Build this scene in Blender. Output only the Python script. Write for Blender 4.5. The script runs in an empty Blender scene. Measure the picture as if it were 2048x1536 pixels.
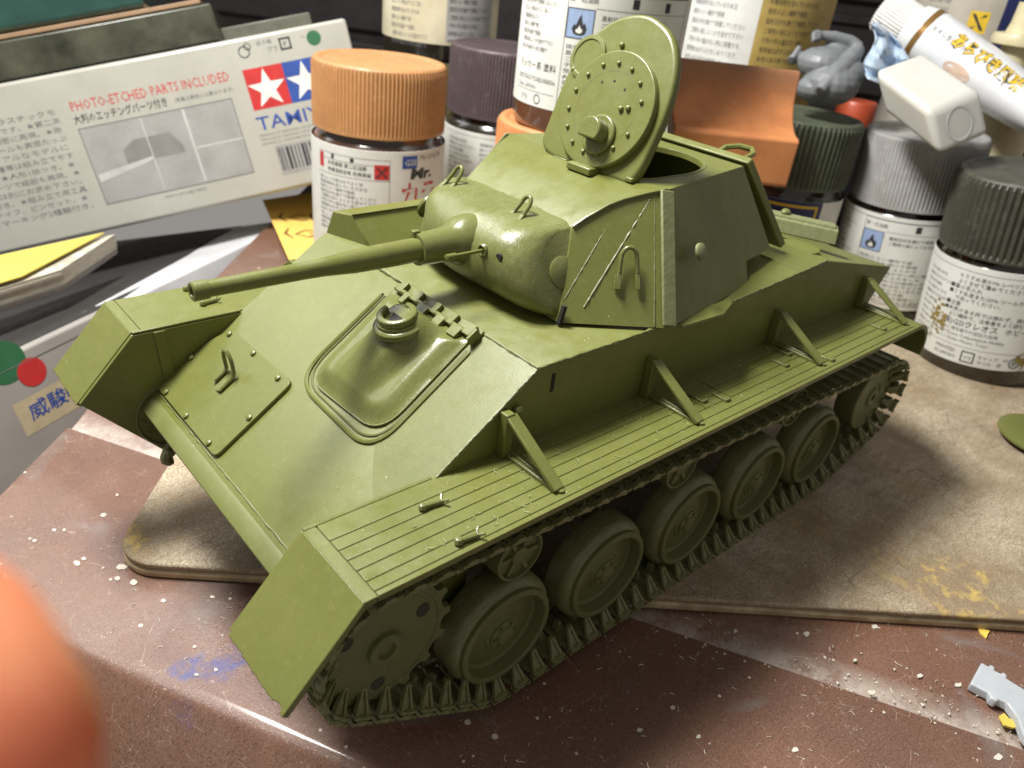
import bpy, bmesh, math, random
from mathutils import Vector, Matrix
random.seed(7)
S = bpy.context.scene
COL = S.collection
# ------------------------------------------------------------------ camera (1 unit = 1 cm)
cam = bpy.data.cameras.new('camera'); CAM = bpy.data.objects.new('camera', cam); COL.objects.link(CAM)
CR = Vector((-0.75252278, 0.65057076, 0.10230907)); CU = Vector((-0.26020813, -0.43643247, 0.86128882)); CF = Vector((-0.60498032, -0.62151781, -0.49770917))
CP = Vector((8.36811095, 7.60278644, 8.27007203))
m3 = Matrix((CR, CU, -CF)).transposed()
CAM.matrix_world = Matrix.Translation(CP) @ m3.to_4x4()
cam.sensor_width = 36; cam.lens = 36*1542.8114/2048
cam.clip_start = .1; cam.clip_end = 500
cam.dof.use_dof = True; cam.dof.focus_distance = 9.2; cam.dof.aperture_fstop = .50
S.camera = CAM
# ------------------------------------------------------------------ light
W = bpy.data.worlds.new('World'); S.world = W; W.use_nodes = True
W.node_tree.nodes['Background'].inputs[0].default_value = (1.0, .95, .89, 1); W.node_tree.nodes['Background'].inputs[1].default_value = .30
def lamp(name, loc, target, size, power, col):
    l = bpy.data.lights.new(name, 'AREA'); l.shape = 'RECTANGLE'; l.size, l.size_y = size; l.energy = power; l.color = col
    o = bpy.data.objects.new(name, l); COL.objects.link(o); o.location = loc
    o.rotation_euler = (Vector(target)-Vector(loc)).to_track_quat('-Z', 'Y').to_euler(); return o
lamp('desk_lamp', (7.2, -8, 26), (0, 0, 1), (9, 5), 17400, (1.0, .975, .925))
lamp('room_light', (12, -55, 42), (0, 0, 2), (46, 26), 11000, (.96, .98, 1.0))
S.view_settings.view_transform = 'Standard'; S.view_settings.look = 'None'; S.view_settings.exposure = 0; S.view_settings.gamma = 1
S.cycles.max_bounces = 6; S.cycles.transmission_bounces = 6; S.cycles.caustics_reflective = False; S.cycles.caustics_refractive = False
# ------------------------------------------------------------------ helpers
def V(*a): return Vector(a)
def ray_at(px, py, t): return CP + (CR*((px-1024)/1542.8) + CU*((768-py)/1542.8) + CF)*t
class MB:
    def __init__(s): s.v = []; s.f = []; s.m = []
    def add(s, vs, fs, mi=0):
        o = len(s.v); s.v += [tuple(v) for v in vs]; s.f += [tuple(i+o for i in f) for f in fs]; s.m += [mi]*len(fs); return s
    def prism(s, poly, a0, a1, plane='xz', mi=0):
        n = len(poly); k = {'xz': lambda p, a: (p[0], a, p[1]), 'yz': lambda p, a: (a, p[0], p[1]), 'xy': lambda p, a: (p[0], p[1], a)}[plane]
        return s.add([k(p, a0) for p in poly]+[k(p, a1) for p in poly], [tuple(range(n)), tuple(range(2*n-1, n-1, -1))]+[(i, (i+1) % n, n+(i+1) % n, n+i) for i in range(n)], mi)
    def hexa(s, p, q, mi=0):   # two quads
        return s.add(list(p)+list(q), [(0, 1, 2, 3), (7, 6, 5, 4)]+[(i, (i+1) % 4, 4+(i+1) % 4, 4+i) for i in range(4)], mi)
    def box(s, c, size, rot=None, mi=0):
        c = Vector(c); x, y, z = [k/2 for k in size]; R = rot or Matrix.Identity(3)
        P = [c+R@Vector(q) for q in ((-x, -y, -z), (x, -y, -z), (x, y, -z), (-x, y, -z), (-x, -y, z), (x, -y, z), (x, y, z), (-x, y, z))]
        return s.hexa(P[:4], P[4:], mi)
    def bar(s, p, q, w, t, up=(0, 0, 1), mi=0):
        p = Vector(p); q = Vector(q); d = (q-p).normalized(); a = d.cross(Vector(up)).normalized(); b = a.cross(d)
        return s.box((p+q)/2, ((q-p).length, w, t), Matrix((d, a, b)).transposed(), mi)
    def lathe(s, prof, n=32, axis='y', c=(0, 0, 0), mi=0, R=None, t0=0, t1=None):
        full = t1 is None; T = 2*math.pi if full else t1-t0; N = n if full else n+1; vs = []; rings = []
        for r, a in prof:
            if abs(r) < 1e-6 and full: rings.append([len(vs)]); vs.append((0, 0, a)); continue
            rings.append(list(range(len(vs), len(vs)+N)))
            for i in range(N):
                t = t0+T*i/n; vs.append((r*math.cos(t), r*math.sin(t), a))
        fs = []
        for A, B in zip(rings, rings[1:]):
            for i in range(n):
                j = (i+1) % N if full else i+1
                if len(A) == 1 and len(B) == 1: break
                if len(A) == 1: fs.append((A[0], B[j], B[i]))
                elif len(B) == 1: fs.append((A[i], A[j], B[0]))
                else: fs.append((A[i], A[j], B[j], B[i]))
        c = Vector(c)
        if R is None: R = {'z': Matrix.Identity(3), 'y': Matrix(((1, 0, 0), (0, 0, 1), (0, 1, 0))), 'x': Matrix(((0, 0, 1), (1, 0, 0), (0, 1, 0)))}[axis]
        return s.add([c+R@Vector(v) for v in vs], fs, mi)
    def tube(s, pts, r, n=8, closed=False, mi=0):
        pts = [Vector(p) for p in pts]; m = len(pts); rs = r if isinstance(r, (list, tuple)) else [r]*m; vs = []; up = None
        for i, p in enumerate(pts):
            d = (pts[(i+1) % m]-pts[i-1]) if closed else (pts[min(i+1, m-1)]-pts[max(i-1, 0)])
            d.normalize()
            if up is None: up = d.orthogonal()
            a = (up-d*up.dot(d)).normalized(); up = a; b = d.cross(a)
            vs += [p+(a*math.cos(2*math.pi*k/n)+b*math.sin(2*math.pi*k/n))*rs[i] for k in range(n)]
        fs = [(i*n+k, i*n+(k+1) % n, ((i+1) % m)*n+(k+1) % n, ((i+1) % m)*n+k) for i in range(m if closed else m-1) for k in range(n)]
        if not closed: fs += [tuple(range(n-1, -1, -1)), tuple((m-1)*n+k for k in range(n))]
        return s.add(vs, fs, mi)
    def ball(s, c, r, n=8, sq=1):
        return s.lathe([(0, -r*sq)]+[(r*math.cos(a), r*sq*math.sin(a)) for a in [math.pi*(i/(n//2)-.5) for i in range(1, n//2)]]+[(0, r*sq)], n, 'z', c)
    def mesh(s, name, mats, smooth=38):
        me = bpy.data.meshes.new(name); me.from_pydata(s.v, [], s.f)
        for m in (mats if isinstance(mats, (list, tuple)) else [mats]): me.materials.append(m)
        if any(s.m): me.polygons.foreach_set('material_index', s.m)
        bm = bmesh.new(); bm.from_mesh(me); bmesh.ops.recalc_face_normals(bm, faces=bm.faces); bm.to_mesh(me); bm.free()
        if smooth:
            me.polygons.foreach_set('use_smooth', [True]*len(me.polygons)); me.set_sharp_from_angle(angle=math.radians(smooth))
        me.update(); return me
    def build(s, name, mats, parent=None, bevel=0, seg=2, smooth=38, loc=None, R=None, kind=None):
        o = link(name, s.mesh(name, mats, smooth), parent, loc, R)
        if bevel:
            b = o.modifiers.new('bevel', 'BEVEL'); b.width = bevel; b.segments = seg; b.limit_method = 'ANGLE'; b.angle_limit = math.radians(40); b.use_clamp_overlap = True
            b.harden_normals = False
        if kind: o['kind'] = kind
        return o
def link(name, data, parent=None, loc=None, R=None):
    o = bpy.data.objects.new(name, data); COL.objects.link(o)
    if parent: o.parent = parent
    if R is not None: o.matrix_local = (Matrix.Translation(Vector(loc or (0, 0, 0))) @ R.to_4x4())
    elif loc is not None: o.location = loc
    return o
def thing(name, label, cat, loc=(0, 0, 0), R=None, group=None):
    o = bpy.data.objects.new(name, None); COL.objects.link(o); o.empty_display_size = .5
    o.matrix_world = Matrix.Translation(Vector(loc)) @ ((R or Matrix.Identity(3)).to_4x4())
    return tag(o, label, cat, group)
def tag(o, label, cat, group=None):
    o['label'] = label; o['category'] = cat
    if group: o['group'] = group
    return o
def dup(o, parent=None, loc=None, label=None):
    c = o.copy(); COL.objects.link(c)
    if parent: c.parent = parent
    if loc is not None: c.location = loc
    if label: c['label'] = label
    for ch in list(o.children): dup(ch, c)
    return c
# ------------------------------------------------------------------ materials
class NT:
    def __init__(s, name):
        s.m = bpy.data.materials.new(name); s.m.use_nodes = True; s.t = s.m.node_tree; s.b = s.t.nodes['Principled BSDF']
        s.co = s.t.nodes.new('ShaderNodeTexCoord').outputs['Object']
    def n(s, typ, **kw):
        k = s.t.nodes.new(typ)
        for a, v in kw.items(): setattr(k, a, v)
        return k
    def l(s, a, b): s.t.links.new(a, b)
    def noise(s, sc, det=4, rough=.55, co=None, dist=0):
        k = s.n('ShaderNodeTexNoise'); k.inputs['Scale'].default_value = sc; k.inputs['Detail'].default_value = det; k.inputs['Roughness'].default_value = rough; k.inputs['Distortion'].default_value = dist
        s.l(co or s.co, k.inputs['Vector']); return k.outputs['Fac']
    def vor(s, sc, feat='F1', out='Distance', co=None):
        k = s.n('ShaderNodeTexVoronoi', feature=feat); k.inputs['Scale'].default_value = sc; s.l(co or s.co, k.inputs['Vector']); return k.outputs[out]
    def ramp(s, fac, stops):
        k = s.n('ShaderNodeValToRGB'); e = k.color_ramp.elements
        while len(e) < len(stops): e.new(.5)
        for el, (p, c) in zip(e, stops):
            el.position = p; el.color = (c, c, c, 1) if isinstance(c, (int, float)) else (*c[:3], 1)
        s.l(fac, k.inputs[0]); return k.outputs[0]
    def mix(s, fac, a, b, mode='MIX'):
        k = s.n('ShaderNodeMix', data_type='RGBA', blend_type=mode)
        for sock, v in ((k.inputs[0], fac), (k.inputs[6], a), (k.inputs[7], b)):
            if isinstance(v, bpy.types.NodeSocket): s.l(v, sock)
            elif isinstance(v, (int, float)): sock.default_value = v
            else: sock.default_value = (*v[:3], 1)
        return k.outputs[2]
    def math(s, op, a, b=0):
        k = s.n('ShaderNodeMath', operation=op)
        for i, v in enumerate((a, b)):
            if isinstance(v, bpy.types.NodeSocket): s.l(v, k.inputs[i])
            else: k.inputs[i].default_value = v
        return k.outputs[0]
    def set(s, key, v):
        i = s.b.inputs[key]
        if isinstance(v, bpy.types.NodeSocket): s.l(v, i)
        elif isinstance(v, (tuple, list)): i.default_value = (*v[:3], 1) if len(v) < 4 and i.type == 'RGBA' else v
        else: i.default_value = v
    def bump(s, h, st, dist=.02):
        k = s.n('ShaderNodeBump'); k.inputs['Strength'].default_value = st; k.inputs['Distance'].default_value = dist; s.l(h, k.inputs['Height']); s.l(k.outputs[0], s.b.inputs['Normal'])
    def map(s, scale=(1, 1, 1), rot=(0, 0, 0), co=None):
        k = s.n('ShaderNodeMapping'); k.inputs['Scale'].default_value = scale; k.inputs['Rotation'].default_value = rot; s.l(co or s.co, k.inputs[0]); return k.outputs[0]
def simple(name, c1, c2=None, sc=2, rough=.5, rv=.12, bump=0, bsc=30, spec=.5, speck=None, spk=8, **kw):
    t = NT(name); c2 = c2 or tuple(x*.82 for x in c1)
    col = t.mix(t.ramp(t.noise(sc, 6), [(.35, 0), (.68, 1)]), c1, c2)
    if speck:
        col = t.mix(t.ramp(t.vor(spk), [(.0, 1), (.12, 0)]), col, speck)
    t.set('Base Color', col)
    rr = t.ramp(t.noise(sc*2.3, 4), [(.3, max(rough-rv, .03)), (.7, min(rough+rv, 1))]); t.set('Roughness', rr)
    t.set('Specular IOR Level', spec)
    if bump: t.bump(t.noise(bsc, 4, .6), bump, .02)
    for k, v in kw.items(): t.set(k, v)
    return t.m
def olive(name, c1, c2, rough, wear=.0, bmp=.16):
    t = NT(name)
    col = t.mix(t.ramp(t.noise(.7, 5, .6), [(.2, 0), (.85, 1)]), c1, c2)
    col = t.mix(t.ramp(t.noise(9, 5, .7), [(.52, 0), (.85, .35)]), col, tuple(min(1, x*1.5+.02) for x in c1))   # dusty bloom
    sp = t.math('MULTIPLY', t.ramp(t.vor(5.5), [(.035, 1), (.06, 0)]), t.ramp(t.noise(1.1, 3), [(.5, 0), (.6, .75)]))
    col = t.mix(sp, col, (.55, .52, .38))
    scr = t.ramp(t.noise(2.2, 7, .8, t.map((1, 14, 14), (.3, .5, .9)), .4), [(.60, 0), (.72, .35)]); col = t.mix(scr, col, tuple(min(1, x*1.55+.02) for x in c1))
    col = t.mix(t.ramp(t.noise(60, 3, .7), [(.45, 0), (.8, .28)]), col, tuple(x*.55 for x in c2))
    if wear:
        s = t.noise(6, 6, .75, t.map((1, 9, 1))); col = t.mix(t.ramp(s, [(.42, 0), (.75, wear)]), col, (.42, .44, .30))
    t.set('Base Color', col)
    t.set('Roughness', t.ramp(t.noise(3.1, 5, .65), [(.25, rough-.14), (.75, rough+.18)]))
    t.set('Specular IOR Level', .5)
    t.set('Subsurface Weight', .06); t.set('Subsurface Radius', (.12, .12, .05)); t.set('Subsurface Scale', .3)
    h = t.math('ADD', t.noise(55, 3, .6), t.math('MULTIPLY', t.noise(4, 4), .8)); t.bump(h, bmp, .012)
    return t.m
OL = olive('olive_plastic', (.150, .160, .040), (.118, .129, .031), .36)
OLG = olive('olive_plastic_glossy', (.142, .153, .042), (.112, .123, .032), .22, .15)
OLW = olive('olive_plastic_sanded', (.168, .183, .072), (.13, .144, .052), .5, .4)
OLP = olive('olive_plastic_pale', (.152, .166, .050), (.128, .141, .041), .45)
OLD = olive('olive_plastic_dull', (.138, .148, .052), (.108, .117, .041), .48)
OLT = olive('olive_plastic_track', (.15, .155, .05), (.10, .105, .034), .42, .35)
OLR = olive('olive_putty_rough', (.142, .153, .042), (.112, .123, .032), .27, .2, .3)
BLK = simple('black_hollow', (.012, .012, .01), rough=.8)
# ------------------------------------------------------------------ worktable, board
TE = V(-.489, .872, 0); TW = V(-.872, -.489, 0)
def table_material():
    t = NT('brown_table_laminate')
    base = t.mix(t.ramp(t.noise(.28, 6, .6), [(.32, 0), (.68, 1)]), (.182, .086, .047), (.116, .063, .049))
    base = t.mix(t.ramp(t.noise(.9, 8, .72), [(.48, 0), (.80, .6)]), base, (.24, .14, .105))         # dried dusty film
    base = t.mix(t.ramp(t.noise(45, 4, .8), [(.46, 0), (.66, .5)]), base, (.34, .20, .15))          # laminate grain
    base = t.mix(t.ramp(t.noise(26, 4, .85), [(.52, 0), (.64, .75)]), base, (.06, .026, .018))
    fb = t.math('MULTIPLY', t.ramp(t.vor(2.6, 'DISTANCE_TO_EDGE', co=t.map((1, 1, 1), (0, 0, .6))), [(.0, 1), (.012, 0)]), t.ramp(t.noise(3.3, 3), [(.55, 0), (.6, .5)])); base = t.mix(fb, base, (.55, .45, .36))
    st = t.ramp(t.noise(.55, 3, .5, dist=.6), [(.60, 0), (.66, .55)]); base = t.mix(st, base, (.20, .175, .165))
    for sc, th, dens in ((3.2, .06, .50), (1.3, .045, .48)):
        sp = t.math('MULTIPLY', t.ramp(t.vor(sc), [(th, 1), (th*1.35, 0)]), t.ramp(t.noise(sc*.37, 2), [(dens, 0), (dens+.03, 1)]))
        base = t.mix(sp, base, (.66, .60, .50))
    fl = t.ramp(t.noise(27, 2, .5, dist=1.5), [(.665, 0), (.69, .8)]); base = t.mix(t.math('MULTIPLY', fl, t.ramp(t.noise(1.2, 4, .7), [(.48, .05), (.66, 1)])), base, (.60, .52, .42))
    # blue paint smears near the front edge, where the photograph has them
    for (x, y, r) in ((6.42, .33, .28), (6.86, .86, .30), (6.05, .52, .30)):
        p = t.n('ShaderNodeVectorMath', operation='DISTANCE'); wob = t.n('ShaderNodeVectorMath', operation='ADD')
        nz = t.n('ShaderNodeTexNoise'); nz.inputs['Scale'].default_value = 4; nz.inputs['Detail'].default_value = 5; t.l(t.co, nz.inputs['Vector'])
        sc = t.n('ShaderNodeVectorMath', operation='SCALE'); sc.inputs['Scale'].default_value = .55; t.l(nz.outputs['Color'], sc.inputs[0])
        t.l(t.co, wob.inputs[0]); t.l(sc.outputs[0], wob.inputs[1]); t.l(wob.outputs[0], p.inputs[0]); p.inputs[1].default_value = (x+.27, y+.27, .0)
        m = t.ramp(p.outputs['Value'], [(r*.55, .8), (r, 0)]); m2 = t.math('MULTIPLY', m, t.ramp(t.noise(6, 5, .7), [(.4, .1), (.6, 1)]))
        base = t.mix(m2, base, (.035, .05, .21))
    # dust caught in the seam
    sp2 = t.n('ShaderNodeVectorMath', operation='DOT_PRODUCT'); t.l(t.co, sp2.inputs[0]); sp2.inputs[1].default_value = (-.872, -.489, 0)
    seam = t.ramp(t.math('MULTIPLY', t.math('ADD', sp2.outputs['Value'], 3), .5), [(.305, 0), (.312, 1), (.45, .6), (.60, 0)])
    base = t.mix(t.math('MULTIPLY', seam, t.ramp(t.noise(1.4, 7, .75), [(.34, 0), (.56, .95)])), base, (.52, .46, .40))
    t.set('Base Color', base); t.set('Roughness', t.ramp(t.noise(1.5, 6, .7), [(.3, .21), (.7, .40)])); t.set('Specular IOR Level', .5); t.set('Coat Weight', .4); t.set('Coat Roughness', .14)
    t.bump(t.math('ADD', t.noise(48, 4, .75), t.math('MULTIPLY', t.noise(7, 4), .6)), .32, .03)
    return t.m
def build_table():
    z0 = -.27
    prof = [(46, z0), (-1.52, z0), (-1.66, z0-.02), (-2.05, z0-.085), (-2.36, z0-.10), (-2.372, z0-.03), (-2.38, z0-.008), (-2.40, z0)]
    prof += [(-5.94, z0)]
    for i in range(1, 11):
        a = math.radians(52)*i/10; prof.append((-5.94-.30*math.sin(a), z0-.30*(1-math.cos(a))))
    w_, z_ = prof[-1]; prof += [(w_-1.4*math.cos(math.radians(52)), z_-1.4*math.sin(math.radians(52))), (-7.6, -3), (-7.7, -7), (46, -7)]
    L0 = V(7.51, -4.70, 0); LD = V(.685, .729, 0)
    vs = []; n = len(prof)
    NE = 60
    for k in range(NE+1):
        for w, z in prof:
            # left end of this profile line where it meets the table's left edge
            # X = w*TW + s*TE ; (X-L0) x LD = 0
            a = TW*w-L0; s0 = -(a.x*LD.y-a.y*LD.x)/(TE.x*LD.y-TE.y*LD.x)
            s = s0+(60-s0)*(k/NE)**1.5
            X = TW*w+TE*s; vs.append((X.x, X.y, z))
    fs = [(k*n+i, k*n+(i+1) % n, (k+1)*n+(i+1) % n, (k+1)*n+i) for k in range(NE) for i in range(n)]
    fs += [tuple(range(n-1, -1, -1)), tuple(NE*n+i for i in range(n))]
    o = MB().add(vs, fs).build('worktable_surface', table_material(), smooth=32)
    b = o.modifiers.new('bevel', 'BEVEL'); b.width = .06; b.segments = 3; b.limit_method = 'ANGLE'; b.angle_limit = math.radians(50)
    o['kind'] = 'structure'
build_table()
BU = V(-.7669669, .64168666, 0); BV = V(-.64168666, -.7669669, 0); BO = V(6.09, -1.40, 0)
def board_material():
    t = NT('stained_board')
    c = t.mix(t.ramp(t.noise(.45, 8, .72), [(.40, 0), (.60, 1)]), (.62, .54, .41), (.31, .24, .155))
    c = t.mix(t.ramp(t.noise(30, 5, .85), [(.40, 0), (.58, .9)]), c, (.20, .145, .085))
    c = t.mix(t.ramp(t.noise(6, 6, .8, t.map((.5, 2.2, 1), (0, 0, .9))), [(.50, 0), (.62, .6)]), c, (.22, .165, .10))
    c = t.mix(t.ramp(t.noise(.8, 6, .7, dist=.8), [(.56, 0), (.72, .55)]), c, (.20, .155, .11))
    c = t.mix(t.ramp(t.noise(.62, 5, .65, t.map(rot=(0, 0, 1.3)), .5), [(.58, 0), (.72, .6)]), c, (.36, .23, .125))
    y = t.math('MULTIPLY', t.ramp(t.noise(.45, 3), [(.57, 0), (.64, 1)]), t.ramp(t.noise(3.5, 6, .7), [(.5, 0), (.66, .7)])); c = t.mix(y, c, (.62, .44, .12))
    c = t.mix(t.ramp(t.noise(2.1, 6, .75), [(.66, 0), (.72, .75)]), c, (.05, .05, .06))
    sp = t.math('MULTIPLY', t.ramp(t.vor(4.2), [(.05, 1), (.075, 0)]), t.ramp(t.noise(2, 2), [(.52, 0), (.56, 1)])); c = t.mix(sp, c, (.72, .68, .58))
    sp = t.math('MULTIPLY', t.ramp(t.vor(14), [(.12, 1), (.2, 0)]), t.ramp(t.noise(5, 3), [(.5, 0), (.56, .8)])); c = t.mix(sp, c, (.10, .075, .05))
    cr = t.ramp(t.vor(1.8, 'DISTANCE_TO_EDGE'), [(.0, 1), (.018, 0)]); c = t.mix(t.math('MULTIPLY', cr, t.ramp(t.noise(.7, 3), [(.55, 0), (.62, .8)])), c, (.06, .05, .04))
    t.set('Base Color', c); t.set('Roughness', t.ramp(t.noise(2, 5), [(.3, .6), (.7, .85)])); t.set('Specular IOR Level', .3); t.bump(t.math('ADD', t.noise(34, 5, .75), t.noise(5, 4)), .3, .025); return t.m
BOARD = board_material()
BEDGE = simple('board_edge_wood', (.50, .41, .25), (.30, .225, .125), 3, .42, bump=.4, bsc=25)
def rrect(u0, u1, v0, v1, r, n=8):
    P = []
    for cu, cv, a0 in ((u0+r, v0+r, math.pi), (u1-r, v0+r, 1.5*math.pi), (u1-r, v1-r, 0), (u0+r, v1-r, .5*math.pi)):
        for i in range(n+1):
            a = a0+math.pi/2*i/n; P.append((cu+r*math.cos(a), cv+r*math.sin(a)))
    return P
def on_board(u, v, z=0): X = BO+BU*u+BV*v; return V(X.x, X.y, z)
board = thing('hobby_board', 'worn beige work board with rounded corners and paint stains, under the tank', 'board', on_board(0, 0, -.27))
def slab(name, z0, z1, g, m, bev):
    P = [on_board(u, v)-on_board(0, 0, -.27)-V(0, 0, .27) for u, v in rrect(-.80+g, 26, 0+g, 15.5, .62-g)]
    return MB().prism([(p.x, p.y) for p in P], z0+.27, z1+.27, 'xy').build(name, m, board, bevel=bev, smooth=45)
slab('top_layer', -.095, 0, 0, BOARD, .028); slab('bottom_layer', -.268, -.118, -.01, BEDGE, .045)
slab('glue_line', -.13, -.08, .045, simple('glue_line_brown', (.09, .065, .035), rough=.6), 0)
# ------------------------------------------------------------------ the model tank (frame = world: x to its front, y to its left, z up)
tank = thing('model_tank', 'olive green unpainted plastic model tank with its turret hatch raised, standing on the board', 'model tank')
def T(name, mb, m=OL, bevel=.012, parent=None, **k): return mb.build(name, m, parent or tank, bevel, **k)
HW = 2.40
hull_prof = [(5.72, 2.17), (2.91, 4.18), (-.75, 4.19), (-3.35, 4.37), (-5.97, 3.79), (-5.52, 3.15), (-5.2, 2.2), (5.2, 2.0)]
T('upper_hull', MB().prism(hull_prof, -HW, HW), bevel=.02)
T('lower_hull', MB().prism([(5.66, 2.12), (5.05, 1.1), (-4.7, .92), (-5.3, 1.5), (-5.15, 2.25), (5.1, 2.05)], -2.0, 2.0), OLD)
for s in (-1, 1):    # inner cheek plates beside the nose, with the final drive rim and rivets
    y0, y1 = sorted((s*2.42, s*2.335))
    T('cheek_plate', MB().prism([(6.57, 2.37), (5.80, 3.20), (3.7, 3.20), (3.7, 1.0), (5.50, 1.14)], y0, y1), OL, .01)
    mb = MB(); yy = -2.33 if s < 0 else 2.33
    mb.tube([(5.40+.52*math.cos(a), yy, 1.86+.52*math.sin(a)) for a in [i*math.pi/18 for i in range(36)]], .022, 6, True)
    T('drive_rim', mb, OLD, 0)
    for k in range(12):
        a = k*math.pi/6; T('rivet', MB().ball((5.40+.43*math.cos(a), yy, 1.86+.43*math.sin(a)), .022, 6), OLD, 0)
    T('support_strap', MB().prism([(5.32, 2.45), (5.47, 2.42), (5.53, 3.19), (5.38, 3.19)], yy-.02 if s > 0 else yy, yy if s > 0 else yy+.02), OL, .004)
# side plates skin with seam recess and slots
T('glue_slot', MB().box((2.66, 2.402, 3.93), (.05, .012, .24)), BLK, 0)
T('towing_knob', MB().ball((3.20, 2.44, 3.76), .06, 8), OLG, 0)
def bead_line(p, q, r, n=50, j=.005): return MB().tube([V(*p).lerp(V(*q), i/n)+V(0, random.uniform(-j, j), random.uniform(-j, j)) for i in range(n+1)], [r*random.uniform(.55, 1.35) for i in range(n+1)], 6)
T('roof_edge_bead', bead_line((2.90, 2.395, 4.185), (.62, 2.41, 4.20), .022), OLG, 0)
T('glacis_edge_bead', bead_line((2.92, -1.3, 4.185), (2.92, 2.39, 4.185), .018, 60), OLW, 0)
T('glacis_side_bead', bead_line((2.95, 2.395, 4.16), (4.25, 2.395, 3.23), .016), OLW, 0)
T('roof_edge_bead', bead_line((-.8, 2.40, 4.205), (-3.3, 2.40, 4.375), .018), OLG, 0)
T('turret_ledge', MB().prism([(.62, 2.36), (.52, 2.56), (-.30, 2.60), (-.72, 2.44), (-.9, 2.3)], 4.17, 4.215, 'xy'), OL, .008)
# nose joint
nose = MB().prism([(5.60, 2.235), (5.70, 2.21), (5.83, 2.07), (5.80, 1.99), (5.68, 2.0), (5.55, 2.1)], -2.33, 2.33)
T('nose_strip', nose, OLP, .012)
T('nose_weld', MB().tube([(5.585+random.uniform(-.006, .006), -2.3+i*.1, 2.27+random.uniform(-.006, .006)) for i in range(47)], [.012+random.uniform(-.005, .006) for i in range(47)], 6), OLP, 0)
for y in (-1.85, 1.85):    # tow hooks under the nose
    T('tow_hook', MB().tube([(5.55+.02*i+.12*math.sin(i*.55), y, 1.80-.14*i+.012*i*i) for i in range(7)], [.06, .075, .085, .09, .085, .07, .05], 8), OLD, 0)
    T('hook_bolt', MB().lathe([(0, -.05), (.06, -.05), (.06, .05), (0, .05)], 8, 'y', (5.7, y+.1, 1.62)), OLD, .008)
# ---- glacis frame of reference: s down the slope, y across, h off the plate
GT = math.atan2(2.01, 2.81); GS = V(math.cos(GT), 0, -math.sin(GT)); GN = V(math.sin(GT), 0, math.cos(GT)); G0 = V(2.91, 0, 4.18)
GR = Matrix((GS, V(0, 1, 0), GN)).transposed()
def G(s, y, h=0): return G0+GS*s+V(0, y, 0)+GN*h
def gprism(mb, poly, h0, h1):
    n = len(poly); return mb.add([G(s, y, h0) for s, y in poly]+[G(s, y, h1) for s, y in poly], [tuple(range(n)), tuple(range(2*n-1, n-1, -1))]+[(i, (i+1) % n, n+(i+1) % n, n+i) for i in range(n)])
def rpoly(P, r, n=5):     # polygon with rounded corners
    out = []; m = len(P)
    for i in range(m):
        p = Vector(P[i]); a = (Vector(P[i-1])-p); b = (Vector(P[(i+1) % m])-p); rr = r[i] if isinstance(r, (list, tuple)) else r
        if rr <= 0: out.append(tuple(p)); continue
        rr = min(rr, a.length*.49, b.length*.49); q0 = p+a.normalized()*rr; q1 = p+b.normalized()*rr
        for k in range(n+1):
            t = k/n; out.append(tuple(q0*(1-t)**2+p*2*t*(1-t)+q1*t*t))
    return out
# sanded flank of the glacis (a slightly raised plate with a curved border)
T('glacis_patch', gprism(MB(), [(.02, .95), (.02, 2.39), (2.3, 2.39), (2.32, 2.05), (2.16, 1.80), (1.98, 1.58), (1.78, 1.36), (1.2, 1.30), (.3, 1.25)], .0005, .006), OLP, 0)
# access panel
pan = T('access_panel', gprism(MB(), rpoly([(1.96, -2.12), (1.93, -.36), (3.25, -.37), (3.25, -2.33), (2.3, -2.33)], [.03, .12, .1, .03, .3]), .0, .055), OL, .008)
for s, y in [(2.03, -2.07), (2.0, -1.36), (2.02, -.61), (2.63, -2.28), (3.19, -2.09), (3.19, -1.38), (3.19, -.64), (2.62, -.44)]:
    T('panel_bolt', MB().lathe([(.042, 0), (.042, .03), (.02, .042), (0, .044)], 8, 'z', G(s, y, .053), R=GR), OL, 0)
    # sub-parts sit on the panel
mb = MB(); mb.tube([G(2.62, -1.47, .085), G(2.44, -1.47, .085), G(2.38, -1.475, .11), G(2.31, -1.48, .24), G(2.26, -1.46, .33), G(2.23, -1.40, .38), G(2.22, -1.34, .385), G(2.24, -1.28, .35), G(2.28, -1.25, .27), G(2.36, -1.24, .13), G(2.42, -1.24, .09), G(2.66, -1.24, .085)], .028, 8)
mb.bar(G(2.5, -1.31, .06), G(2.68, -1.31, .06), .1, .05, GN)
T('panel_handle', mb, OLG, 0)
# driver's hatch
out = rpoly([(.16, -.30), (.16, 1.36), (1.72, 1.38), (1.78, -.22)], [.02, .02, .42, .36], 8)
def sd(s, y):   # inside distance to the outline
    best = 9; ins = False
    for (a, b) in zip(out, out[1:]+out[:1]):
        e = Vector(b)-Vector(a); w = Vector((s, y))-Vector(a); t = max(0, min(1, w.dot(e)/max(e.length_squared, 1e-9))); best = min(best, (w-e*t).length)
        if (a[1] > y) != (b[1] > y) and s < (b[0]-a[0])*(y-a[1])/(b[1]-a[1])+a[0]: ins = not ins
    return best if ins else -best
def sstep(a, b, x): t = max(0, min(1, (x-a)/(b-a))); return t*t*(3-2*t)
def cover_h(s, y):
    d = sd(s, y); h = .035+.115*sstep(0, .26, d)
    t = max(0, min(1, (s-.55)/1.0)); cy = .62-.14*t; r = abs(y-cy) if s > .55 else math.hypot(y-cy, s-.55)
    r = r if s < 1.55 else math.hypot(y-cy, s-1.55)
    H = .29*(1-t)**.9; w = .28-.03*t
    return h+H*(1-sstep(w*.72, w*1.75, r))*sstep(0, .2, d)
N = 56; vs = []; fs = []; idx = {}
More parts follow.
